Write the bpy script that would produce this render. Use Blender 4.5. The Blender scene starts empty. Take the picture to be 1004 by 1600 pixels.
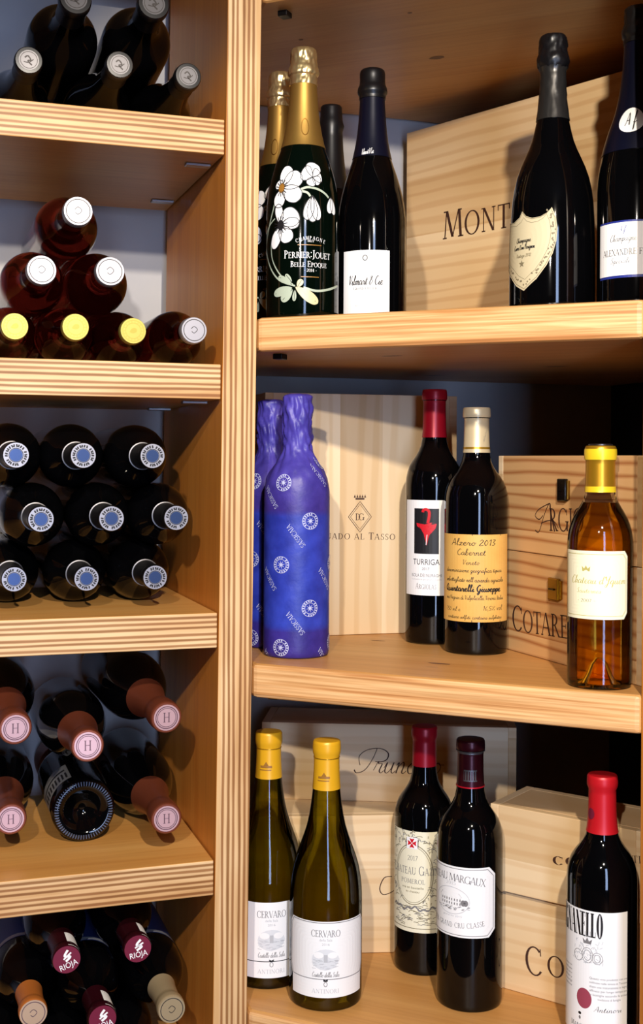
import bpy, bmesh, math, random
from mathutils import Vector, Matrix, noise, geometry

random.seed(7)
PI = math.pi
S = bpy.context.scene
COL = S.collection

# ------------------------------------------------------------------ camera
ZC = 1.40                      # camera height above the floor
F = 1900.0                     # focal length in pixels (1004 x 1600 frame)
CX, CY = 502.0, 719.0          # optical axis in the frame (the lens is shifted)
ROLL = 0.0059
cam_d = bpy.data.cameras.new('camera')
cam = bpy.data.objects.new('camera', cam_d)
COL.objects.link(cam)
cam_d.sensor_fit = 'AUTO'
cam_d.sensor_width = 36.0
cam_d.lens = 36.0 * F / 1600.0
cam_d.shift_y = -(800.0 - CY) / 1600.0
cam_d.clip_start = 0.02
cam.matrix_world = Matrix.Translation((0, 0, ZC)) @ Matrix.Rotation(PI / 2, 4, 'X') @ Matrix.Rotation(ROLL, 4, 'Z')
S.camera = cam

# ------------------------------------------------------------------ view, world, lights
S.view_settings.view_transform = 'Standard'
S.view_settings.look = 'None'
S.view_settings.exposure = 0.0
S.view_settings.gamma = 1.0
S.view_settings.use_curve_mapping = False
S.cycles.use_denoising = True
S.cycles.max_bounces = 10
S.cycles.transparent_max_bounces = 8
S.cycles.caustics_refractive = False
S.cycles.caustics_reflective = False

W = bpy.data.worlds.new('world')
S.world = W
W.use_nodes = True
bg = W.node_tree.nodes['Background']
bg.inputs['Color'].default_value = (0.25, 0.32, 0.5, 1)
bg.inputs['Strength'].default_value = 0.02


def spot(name, loc, aim, power, col, radius, size, blend=0.5):
    l = bpy.data.lights.new(name, 'SPOT')
    l.energy = power
    l.color = col
    l.shadow_soft_size = radius
    l.spot_size = math.radians(size)
    l.spot_blend = blend
    o = bpy.data.objects.new(name, l)
    COL.objects.link(o)
    o.location = loc
    o.rotation_euler = (Vector(aim) - Vector(loc)).to_track_quat('-Z', 'Y').to_euler()
    return o


def area(name, loc, aim, power, col, sx, sy):
    l = bpy.data.lights.new(name, 'AREA')
    l.shape = 'RECTANGLE'
    l.size = sx
    l.size_y = sy
    l.energy = power
    l.color = col
    o = bpy.data.objects.new(name, l)
    COL.objects.link(o)
    o.location = loc
    o.rotation_euler = (Vector(aim) - Vector(loc)).to_track_quat('-Z', 'Y').to_euler()
    return o


spot('ceiling_spot', (-0.23, -0.42, ZC + 0.57), (-0.07, 1.45, ZC - 0.27), 90, (1.0, 0.91, 0.82), 0.020, 45, 0.3)
spot('ceiling_spot', (0.19, 0.03, ZC + 0.625), (0.32, 1.38, ZC - 0.02), 98, (1.0, 0.88, 0.72), 0.020, 70, 0.26)
area('doorway_daylight', (0.42, -1.55, ZC - 0.10), (0.1, 1.5, ZC - 0.12), 46, (0.47, 0.63, 1.0), 0.34, 2.2)

# ------------------------------------------------------------------ small helpers


def ray(px, py):
    x, y = (px - CX) / F, (CY - py) / F
    c, s = math.cos(ROLL), math.sin(ROLL)
    return Vector((x * c - y * s, 1.0, x * s + y * c))


CAMP = Vector((0, 0, ZC))


def at_Y(px, py, Y):
    return CAMP + ray(px, py) * Y


def at_Z(px, py, z):
    r = ray(px, py)
    return CAMP + r * ((z - ZC) / r.z)


class MB:
    """collects geometry for ONE mesh object"""

    def __init__(s):
        s.v, s.f, s.m, s.s = [], [], [], []

    def add(s, verts, faces, mat=0, smooth=False):
        n = len(s.v)
        s.v += [tuple(p) for p in verts]
        for f in faces:
            s.f.append([i + n for i in f])
            s.m.append(mat)
            s.s.append(smooth)

    def box(s, x0, x1, y0, y1, z0, z1, mat=0, front=None):
        """front = material index for the -y face"""
        v = [(x, y, z) for z in (z0, z1) for y in (y0, y1) for x in (x0, x1)]
        q = [(0, 2, 3, 1), (4, 5, 7, 6), (0, 1, 5, 4), (2, 6, 7, 3), (0, 4, 6, 2), (1, 3, 7, 5)]
        for i, f in enumerate(q):
            s.add([v[k] for k in f], [(0, 1, 2, 3)], front if (front is not None and i == 2) else mat)

    def prism(s, poly, z0, z1, mat=0, edge=None, edges=()):
        """poly CCW seen from above; edge material for the sides listed in edges"""
        n = len(poly)
        s.add([(x, y, z1) for x, y in poly], [list(range(n))], mat)
        s.add([(x, y, z0) for x, y in poly], [list(range(n))[::-1]], mat)
        for i in range(n):
            a, b = poly[i], poly[(i + 1) % n]
            s.add([(a[0], a[1], z0), (b[0], b[1], z0), (b[0], b[1], z1), (a[0], a[1], z1)], [(0, 1, 2, 3)],
                  edge if (edge is not None and i in edges) else mat)

    def lathe(s, prof, seg=56, mat=0, wob=None, M=None):
        """prof: (r, z) list, outer surface listed upwards"""
        rings = []
        vs = []
        for (r, z) in prof:
            if r < 1e-7:
                rings.append([len(vs)])
                vs.append((0, 0, z))
            else:
                ring = []
                for i in range(seg):
                    a = 2 * PI * i / seg
                    rr = r + (wob(a, z, r) if wob else 0)
                    ring.append(len(vs))
                    vs.append((rr * math.sin(a), -rr * math.cos(a), z))
                rings.append(ring)
        fs = []
        for A, B in zip(rings, rings[1:]):
            for i in range(seg):
                j = (i + 1) % seg
                if len(A) == 1 and len(B) == 1:
                    continue
                if len(A) == 1:
                    fs.append((A[0], B[j], B[i]))
                elif len(B) == 1:
                    fs.append((A[i], A[j], B[0]))
                else:
                    fs.append((A[i], A[j], B[j], B[i]))
        if M:
            vs = [M @ Vector(p) for p in vs]
        s.add(vs, fs, mat, True)

    def build(s, name, mats, parent=None, loc=None, rz=0.0, sharp=35, bevel=0):
        me = bpy.data.meshes.new(name)
        me.from_pydata(s.v, [], s.f)
        for m in (mats if isinstance(mats, (list, tuple)) else [mats]):
            me.materials.append(m)
        me.polygons.foreach_set('material_index', s.m)
        me.polygons.foreach_set('use_smooth', s.s)
        if bevel:
            bm = bmesh.new()
            bm.from_mesh(me)
            bmesh.ops.remove_doubles(bm, verts=bm.verts, dist=1e-6)
            bmesh.ops.recalc_face_normals(bm, faces=bm.faces)
            bm.to_mesh(me)
            bm.free()
        me.update()
        if any(s.s):
            me.set_sharp_from_angle(angle=math.radians(sharp))
        o = bpy.data.objects.new(name, me)
        COL.objects.link(o)
        if bevel:
            b = o.modifiers.new('bevel', 'BEVEL')
            b.width = bevel
            b.segments = 2
            b.limit_method = 'ANGLE'
            b.angle_limit = math.radians(40)
        if parent:
            o.parent = parent
        if loc:
            o.location = loc
        o.rotation_euler = (0, 0, rz)
        return o


def thing(name, label, cat, loc=(0, 0, 0), rz=0.0, group=None):
    o = bpy.data.objects.new(name, None)
    o.empty_display_size = 0.02
    COL.objects.link(o)
    o.location = loc
    o.rotation_euler = (0, 0, rz)
    o['label'] = label
    o['category'] = cat
    if group:
        o['group'] = group
    return o


def structure(o):
    o['kind'] = 'structure'
    return o


# ------------------------------------------------------------------ materials


def lin(c):
    def f(u):
        u /= 255.0
        return u / 12.92 if u <= 0.04045 else ((u + 0.055) / 1.055) ** 2.4
    return (f(c[0]), f(c[1]), f(c[2]), 1.0)


def mat(name, rgb, rough=0.5, metal=0.0, spec=0.5, trans=0.0, ior=1.45, coat=0.0):
    m = bpy.data.materials.new(name)
    m.use_nodes = True
    b = m.node_tree.nodes['Principled BSDF']
    b.inputs['Base Color'].default_value = lin(rgb)
    b.inputs['Roughness'].default_value = rough
    b.inputs['Metallic'].default_value = metal
    b.inputs['Specular IOR Level'].default_value = spec
    b.inputs['Transmission Weight'].default_value = trans
    b.inputs['IOR'].default_value = ior
    b.inputs['Coat Weight'].default_value = coat
    return m


class N:
    def __init__(s, m):
        s.t = m.node_tree
        s.b = s.t.nodes['Principled BSDF']

    def new(s, typ, **kw):
        n = s.t.nodes.new(typ)
        for k, v in kw.items():
            setattr(n, k, v)
        return n

    def link(s, a, b):
        s.t.links.new(a, b)

    def math(s, op, a, b=None):
        n = s.new('ShaderNodeMath', operation=op)
        for i, x in enumerate((a, b)):
            if x is None:
                continue
            if isinstance(x, (int, float)):
                n.inputs[i].default_value = x
            else:
                s.link(x, n.inputs[i])
        return n.outputs[0]

    def noise(s, vec, scale, detail=4, rough=0.55, dist=0.0):
        n = s.new('ShaderNodeTexNoise')
        n.inputs['Scale'].default_value = scale
        n.inputs['Detail'].default_value = detail
        n.inputs['Roughness'].default_value = rough
        n.inputs['Distortion'].default_value = dist
        s.link(vec, n.inputs['Vector'])
        return n.outputs['Fac']

    def ramp(s, fac, stops, interp='LINEAR'):
        n = s.new('ShaderNodeValToRGB')
        r = n.color_ramp
        r.interpolation = interp
        while len(r.elements) < len(stops):
            r.elements.new(0.5)
        for e, (p, c) in zip(r.elements, stops):
            e.position = p
            e.color = lin(c) if len(c) == 3 else c
        s.link(fac, n.inputs[0])
        return n.outputs[0]

    def mix(s, fac, a, b, blend='MIX'):
        n = s.new('ShaderNodeMix', data_type='RGBA', blend_type=blend)
        for sock, x in ((n.inputs['Factor'], fac), (n.inputs['A'], a), (n.inputs['B'], b)):
            if isinstance(x, (int, float)):
                sock.default_value = x
            elif isinstance(x, tuple):
                sock.default_value = lin(x)
            else:
                s.link(x, sock)
        return n.outputs['Result']

    def coords(s, scale=(1, 1, 1)):
        tc = s.new('ShaderNodeTexCoord')
        oi = s.new('ShaderNodeObjectInfo')
        mp = s.new('ShaderNodeMapping')
        mp.inputs['Scale'].default_value = scale
        s.link(tc.outputs['Object'], mp.inputs['Vector'])
        ad = s.new('ShaderNodeVectorMath', operation='ADD')
        s.link(mp.outputs[0], ad.inputs[0])
        sc = s.new('ShaderNodeMath', operation='MULTIPLY')
        sc.inputs[1].default_value = 37.0
        s.link(oi.outputs['Random'], sc.inputs[0])
        s.link(sc.outputs[0], ad.inputs[1])
        return tc.outputs['Object'], ad.outputs[0]

    def bump(s, h, strength=0.2, dist=0.001):
        n = s.new('ShaderNodeBump')
        n.inputs['Strength'].default_value = strength
        n.inputs['Distance'].default_value = dist
        s.link(h, n.inputs['Height'])
        s.link(n.outputs[0], s.b.inputs['Normal'])


def ply_edge(name, axis, thick, along):
    """cut edge of plywood: pale and brown plies across the thickness (axis), streaked along the board"""
    m = mat(name, (220, 180, 125), 0.45, spec=0.3)
    n = N(m)
    sc = [70, 70, 70]
    sc[along] = 5
    obj, vec = n.coords(tuple(sc))
    sep = n.new('ShaderNodeSeparateXYZ')
    n.link(obj, sep.inputs[0])
    wob = n.noise(vec, 1.0, 4)
    t = n.math('DIVIDE', sep.outputs[axis], thick)
    t = n.math('ADD', t, 0.5)
    t = n.math('ADD', t, n.math('MULTIPLY', n.math('SUBTRACT', wob, 0.5), 0.10))
    L, D = (224, 190, 144), (150, 108, 66)
    L2, D2 = (216, 178, 128), (160, 116, 74)
    st = [(0.0, L2)]
    for c in (0.10, 0.265, 0.405, 0.60, 0.745, 0.885):
        dk = D if c in (0.265, 0.60, 0.885) else D2
        st += [(c - 0.052, L), (c - 0.022, dk), (c + 0.022, dk), (c + 0.052, L)]
    st.append((1.0, L2))
    base = n.ramp(t, st)
    sc2 = [190, 190, 190]
    sc2[along] = 7
    _, v2 = n.coords(tuple(sc2))
    st2 = n.ramp(n.noise(v2, 1.0, 3), [(0.25, (222, 210, 192)), (0.5, (255, 255, 255))])
    sc3 = [22, 22, 22]
    sc3[along] = 3
    _, v3 = n.coords(tuple(sc3))
    st3 = n.ramp(n.noise(v3, 1.0, 3), [(0.35, (225, 205, 180)), (0.62, (255, 255, 255))])
    c = n.mix(1.0, n.mix(0.8, base, st2, 'MULTIPLY'), st3, 'MULTIPLY')
    n.link(c, n.b.inputs['Base Color'])
    return m


def veneer(name, light, dark, along, rough=0.4, knots=True):
    """smooth plywood face or solid board: soft grain running along one axis, a few knots"""
    m = mat(name, light, rough, spec=0.35)
    n = N(m)
    sc = [13, 13, 13]
    sc[along] = 1.6
    obj, vec = n.coords(tuple(sc))
    g = n.noise(vec, 1.0, 3, 0.5, 0.8)
    c = n.ramp(g, [(0.22, dark), (0.5, tuple((a + b) // 2 for a, b in zip(light, dark))), (0.75, light)])
    sc = [150, 150, 150]
    sc[along] = 5
    _, v2 = n.coords(tuple(sc))
    f = n.ramp(n.noise(v2, 1.0, 3), [(0.3, (222, 210, 195)), (0.6, (255, 255, 255))])
    c = n.mix(0.45, c, f, 'MULTIPLY')
    if knots:
        sc = [9, 9, 9]
        sc[along] = 4
        _, v3 = n.coords(tuple(sc))
        vo = n.new('ShaderNodeTexVoronoi')
        vo.inputs['Scale'].default_value = 1.0
        n.link(v3, vo.inputs['Vector'])
        k = n.ramp(vo.outputs['Distance'], [(0.05, (80, 45, 20)), (0.085, (255, 255, 255))])
        c = n.mix(0.75, c, k, 'MULTIPLY')
    n.link(c, n.b.inputs['Base Color'])
    n.bump(g, 0.08, 0.0006)
    return m


def solid_edge(name):
    """nosed front edge of the laminated corner shelves: fine wavy streaks along x"""
    m = mat(name, (215, 160, 95), 0.42, spec=0.35)
    n = N(m)
    obj, vec = n.coords((3.2, 60, 130))
    g = n.noise(vec, 1.0, 4, 0.5, 0.5)
    c = n.ramp(g, [(0.30, (186, 128, 76)), (0.43, (216, 164, 108)), (0.55, (230, 184, 130)), (0.66, (208, 152, 96)), (0.8, (234, 192, 140))])
    _, v2 = n.coords((6, 60, 420))
    f = n.ramp(n.noise(v2, 1.0, 3), [(0.35, (205, 190, 170)), (0.6, (255, 255, 255))])
    c = n.mix(0.8, c, f, 'MULTIPLY')
    n.link(c, n.b.inputs['Base Color'])
    return m


def pine(name, along, across, light, dark, period=0.007, plank=0.062, contrast=1.0):
    """sawn pine case wood: growth lines along one axis, edge-glued planks across the other"""
    m = mat(name, light, 0.55, spec=0.25)
    n = N(m)
    sc = [14, 14, 14]
    sc[along] = 1.6
    obj, vec = n.coords(tuple(sc))
    sep = n.new('ShaderNodeSeparateXYZ')
    n.link(obj, sep.inputs[0])
    oi = n.new('ShaderNodeObjectInfo')
    t = sep.outputs[across]
    pk = n.math('FLOOR', n.math('ADD', n.math('DIVIDE', t, plank), n.math('MULTIPLY', oi.outputs['Random'], 9.0)))
    wn = n.new('ShaderNodeTexWhiteNoise', noise_dimensions='1D')
    n.link(pk, wn.inputs['W'])
    ph = n.math('ADD', n.math('DIVIDE', t, period), n.math('MULTIPLY', n.noise(vec, 1.0, 3), 5.0))
    ph = n.math('ADD', ph, n.math('MULTIPLY', wn.outputs['Value'], 40.0))
    ph = n.math('PINGPONG', ph, 1.0)
    md = tuple(int(l + (d - l) * 0.45 * contrast) for l, d in zip(light, dark))
    c = n.ramp(ph, [(0.0, dark if contrast >= 1 else md), (0.22, md), (0.5, light), (1.0, light)])
    tint = n.ramp(wn.outputs['Value'], [(0.0, (232, 222, 208)), (1.0, (255, 255, 255))])
    c = n.mix(1.0, c, tint, 'MULTIPLY')
    big = n.ramp(n.noise(vec, 0.5, 2), [(0.35, (240, 224, 200)), (0.65, (255, 255, 255))])
    c = n.mix(1.0, c, big, 'MULTIPLY')
    n.link(c, n.b.inputs['Base Color'])
    return m


def mottled(name, a, b, scale, rough, metal=0.0, bump=0.0, spec=0.5):
    m = mat(name, a, rough, metal, spec)
    n = N(m)
    obj, vec = n.coords((1, 1, 1))
    g = n.noise(vec, scale, 4)
    n.link(n.ramp(g, [(0.35, a), (0.65, b)]), n.b.inputs['Base Color'])
    if bump:
        n.bump(g, bump, 0.002)
    return m


M = {}
M['edge_z'] = ply_edge('plywood_edge_shelf', 2, 0.040, 0)
M['edge_x'] = ply_edge('plywood_edge_upright', 0, 0.040, 2)
M['veneer_x'] = veneer('birch_veneer_shelf', (214, 162, 92), (198, 138, 68), 0)
M['veneer_z'] = veneer('birch_veneer_upright', (216, 142, 60), (196, 116, 40), 2)
M['solid_x'] = veneer('solid_shelf_top', (212, 162, 100), (196, 138, 74), 0)
M['solid_edge'] = solid_edge('solid_shelf_edge')
M['pine_h'] = pine('pine_case_horizontal', 0, 2, (240, 212, 168), (200, 156, 106), 0.009, 0.085, 0.6)
M['pine_h2'] = pine('pine_case_streaked', 0, 2, (230, 190, 140), (180, 124, 78), 0.0075, 0.11, 1.0)
M['pine_v'] = pine('pine_case_vertical', 2, 0, (238, 216, 180), (216, 184, 138), 0.012, 0.060, 0.8)
M['pine_pale'] = pine('pine_case_pale', 0, 2, (238, 214, 176), (218, 182, 136), 0.010, 0.09, 0.7)
M['burnt'] = mat('branded_brown_lettering', (62, 34, 22), 0.7)
M['ridge'] = mat('glint_tinted_ridge', (96, 108, 138), 0.25, 0.3)  # dark glass knurls coloured pale blue-grey to stand for their glints
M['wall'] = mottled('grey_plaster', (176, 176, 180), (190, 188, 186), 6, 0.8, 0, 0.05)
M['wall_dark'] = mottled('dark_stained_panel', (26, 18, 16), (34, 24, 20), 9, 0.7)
M['room'] = mottled('dim_room_plaster', (62, 50, 40), (68, 56, 46), 3, 0.9)
M['floor'] = mottled('oak_floor', (150, 88, 40), (134, 78, 34), 8, 0.4)
M['knot'] = mat('brown_knot', (112, 70, 38), 0.5)
M['zinc'] = mat('zinc_pin', (170, 170, 175), 0.35, 1.0)
M['black_pin'] = mat('black_bracket', (20, 18, 18), 0.4, 0.6)
M['glass'] = mat('dark_bottle_glass', (4, 4, 5), 0.05, 0, 0.45)
M['glass_green'] = mat('deep_green_glass', (3, 9, 5), 0.05, 0, 0.4)
M['glass_brown'] = mat('deep_brown_glass', (16, 9, 4), 0.06, 0, 0.5)


def wine_glass(name, centre, mid, edge, refr, ior=1.33):
    """tinted see-through bottle: light passes through it, the tint deepens where the glass is seen edge-on"""
    m = mat(name, (128, 128, 128), 0.02)
    n = N(m)
    lw = n.new('ShaderNodeLayerWeight')
    lw.inputs['Blend'].default_value = 0.5
    c = n.ramp(lw.outputs['Facing'], [(0.0, centre), (0.35, mid), (0.75, edge), (1.0, (0.0, 0.0, 0.0, 1))])
    tr = n.new('ShaderNodeBsdfTransparent')
    n.link(c, tr.inputs['Color'])
    rf = n.new('ShaderNodeBsdfRefraction')
    rf.inputs['Roughness'].default_value = 0.0
    rf.inputs['IOR'].default_value = ior
    n.link(c, rf.inputs['Color'])
    gl = n.new('ShaderNodeBsdfGlossy')
    gl.inputs['Roughness'].default_value = 0.04
    fr = n.new('ShaderNodeFresnel')
    fr.inputs['IOR'].default_value = 1.45
    m1 = n.new('ShaderNodeMixShader')
    m1.inputs[0].default_value = refr
    n.link(tr.outputs[0], m1.inputs[1])
    n.link(rf.outputs[0], m1.inputs[2])
    m2 = n.new('ShaderNodeMixShader')
    n.link(fr.outputs[0], m2.inputs[0])
    n.link(m1.outputs[0], m2.inputs[1])
    n.link(gl.outputs[0], m2.inputs[2])
    n.link(m2.outputs[0], n.t.nodes['Material Output'].inputs['Surface'])
    return m


M['glass_olive'] = wine_glass('olive_glass', (.64, .60, .10, 1), (.52, .48, .06, 1), (.05, .05, .005, 1), 0.3)
M['glass_amber'] = wine_glass('amber_wine', (1.0, .80, .24, 1), (1.0, .73, .17, 1), (.9, .46, .07, 1), 0.12)
M['glass_clear'] = mat('clear_glass', (240, 240, 232), 0.01, 0, 0.5, 1.0, 1.2)
M['glass_rose'] = mat('rose_wine_glass', (96, 24, 16), 0.03, 0, 0.5, 0.97, 1.35)
M['paper'] = mat('white_paper', (236, 236, 236), 0.55, spec=0.25)
M['cream'] = mat('cream_paper', (232, 226, 200), 0.55, spec=0.25)
M['yellow_cream'] = mat('pale_yellow_paper', (240, 234, 200), 0.5, spec=0.25)
M['tan'] = mottled('tan_parchment', (226, 180, 96), (216, 164, 80), 18, 0.55)
M['beige'] = mat('beige_parchment', (196, 184, 150), 0.55, spec=0.25)
M['ink'] = mat('black_ink', (22, 20, 22), 0.6)
M['soft_ink'] = mat('grey_ink', (120, 118, 120), 0.6)
M['pale_ink'] = mat('pale_grey_ink', (182, 184, 188), 0.6)
M['faint_ink'] = mat('faint_grey_ink', (212, 215, 219), 0.6)
M['sepia'] = mat('sepia_ink', (120, 110, 84), 0.6)
M['olive_ink'] = mat('olive_ink', (178, 168, 96), 0.6)
M['red_ink'] = mat('red_ink', (200, 20, 36), 0.5)
M['seal'] = mat('dusky_red_seal', (150, 62, 80), 0.6)
M['blue_ink'] = mat('blue_border_ink', (30, 44, 130), 0.5)
M['black_print'] = mat('black_print', (20, 20, 24), 0.5)
M['white_print'] = mat('white_enamel', (240, 240, 240), 0.4)
M['sage'] = mat('sage_enamel', (172, 184, 164), 0.4)
M['sand'] = mat('sand_enamel', (206, 196, 150), 0.4)
M['ochre'] = mat('ochre_enamel', (150, 104, 40), 0.4)
M['gold_foil'] = mat('gold_foil', (246, 220, 160), 0.3, 0.9)
M['gold_matte'] = mat('matte_gold_foil', (186, 146, 74), 0.42, 0.85)
M['bronze_foil'] = mat('bronze_foil', (196, 140, 66), 0.3, 1.0)
M['black_foil'] = mat('black_foil', (16, 15, 17), 0.35, 0.0)
M['dark_foil'] = mat('dark_grey_foil', (64, 62, 60), 0.32, 0.7)
M['navy_foil'] = mat('navy_foil', (14, 16, 34), 0.3, 0.3)
M['red_foil'] = mat('red_capsule', (168, 16, 34), 0.34, 0.2)
M['scarlet_foil'] = mat('scarlet_capsule', (188, 22, 32), 0.38, 0.15)
M['maroon_foil'] = mat('maroon_capsule', (58, 14, 24), 0.28, 0.5)
M['maroon_top'] = mat('dull_maroon_capsule', (116, 30, 54), 0.4, 0.2)
M['beige_foil'] = mat('beige_capsule', (172, 152, 118), 0.36, 0.35)
M['cream_foil'] = mat('cream_capsule', (214, 196, 156), 0.36, 0.3)
M['yellow_foil'] = mat('yellow_capsule', (222, 166, 30), 0.36, 0.1)
M['lemon_foil'] = mat('lemon_capsule', (240, 204, 40), 0.3, 0.2)
M['ochre_foil'] = mat('ochre_metal_capsule', (196, 146, 36), 0.3, 0.7)
M['dark_metal'] = mat('tarnished_disc', (90, 84, 84), 0.3, 0.9)
M['silver_foil'] = mat('silver_foil', (150, 148, 154), 0.42, 0.6)
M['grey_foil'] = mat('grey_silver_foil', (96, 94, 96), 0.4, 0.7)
M['lime_foil'] = mat('pale_gold_foil', (160, 146, 70), 0.45, 0.6)
M['copper_foil'] = mat('copper_foil', (132, 68, 46), 0.38, 0.55)
M['rose_disc'] = mat('rose_copper_disc', (208, 168, 170), 0.42, 0.5)
M['orange_foil'] = mat('orange_capsule', (206, 120, 52), 0.36, 0.4)
M['pale_copper'] = mat('pale_copper_disc', (240, 200, 160), 0.34, 0.7)
M['blue_disc'] = mat('blue_grey_disc', (58, 76, 116), 0.3, 0.6)
M['emboss_shadow'] = mat('embossed_line', (112, 84, 92), 0.5, 0.6)
M['emboss_grey'] = mat('embossed_grey_line', (60, 56, 54), 0.5, 0.6)
M['emboss_lime'] = mat('embossed_olive_line', (150, 138, 60), 0.5, 0.6)
M['blue_label'] = mat('blue_label_paper', (50, 66, 130), 0.5)
M['silver_label'] = mat('silver_label_paper', (150, 150, 150), 0.4, 0.4)
M['brass'] = mat('brass_latch', (150, 118, 50), 0.3, 1.0)
M['black_latch'] = mat('black_lacquer_latch', (22, 16, 12), 0.18, 0.3)

# tissue paper: violet, a clearer blue where the bottle label lies under it
mt = mat('blue_tissue', (52, 46, 140), 0.42, 0.0, 0.45)
n = N(mt)
obj, vec = n.coords((1, 1, 1))
sep = n.new('ShaderNodeSeparateXYZ')
n.link(obj, sep.inputs[0])
band = n.ramp(sep.outputs[2], [(0.0, (58, 46, 138)), (0.0335, (56, 46, 138)), (0.036, (48, 66, 176)), (0.1705, (48, 62, 170)), (0.173, (64, 50, 138)), (0.24, (78, 68, 168))])
g = n.ramp(n.noise(vec, 42, 4), [(0.35, (200, 200, 215)), (0.65, (255, 255, 255))])
n.link(n.mix(1.0, band, g, 'MULTIPLY'), n.b.inputs['Base Color'])
n.bump(n.noise(vec, 90, 3), 0.25, 0.002)
M['tissue'] = mt
M['tissue_print'] = mat('lilac_print', (188, 192, 226), 0.5)

# ------------------------------------------------------------------ lettering (2-D polygons, unit cap height)
T, TH = 0.125, 0.048


def q_stem(x, y0=0.0, y1=1.0, w=None, s0=True, s1=True):
    w = T if w is None else w
    o = [[(x - w / 2, y0), (x + w / 2, y0), (x + w / 2, y1), (x - w / 2, y1)]]
    if s0:
        o.append([(x - w / 2 - .07, y0), (x + w / 2 + .07, y0), (x + w / 2 + .07, y0 + TH), (x - w / 2 - .07, y0 + TH)])
    if s1:
        o.append([(x - w / 2 - .07, y1 - TH), (x + w / 2 + .07, y1 - TH), (x + w / 2 + .07, y1), (x - w / 2 - .07, y1)])
    return o


def q_dia(x0, y0, x1, y1, w):
    return [[(x0 - w / 2, y0), (x0 + w / 2, y0), (x1 + w / 2, y1), (x1 - w / 2, y1)]]


def q_bar(x0, x1, y, h=TH):
    return [[(x0, y - h / 2), (x1, y - h / 2), (x1, y + h / 2), (x0, y + h / 2)]]


def q_srf(x, y, w=0.13):
    return [[(x - w, y), (x + w, y), (x + w, y + TH), (x - w, y + TH)]]


def q_arc(cx, cy, rx, ry, a0, a1, n=16, tw=None, tt=TH):
    tw = T if tw is None else tw
    o = []
    P = []
    for i in range(n + 1):
        a = math.radians(a0 + (a1 - a0) * i / n)
        c, s = math.cos(a), math.sin(a)
        P.append(((cx + rx * c, cy + ry * s), (cx + (rx - tw) * c, cy + (ry - tt) * s)))
    for A, B in zip(P, P[1:]):
        o.append([A[0], B[0], B[1], A[1]])
    return o


def q_tick(x, y0, y1):
    return [[(x, y0), (x + TH, y0), (x + TH, y1), (x, y1)]]


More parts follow.
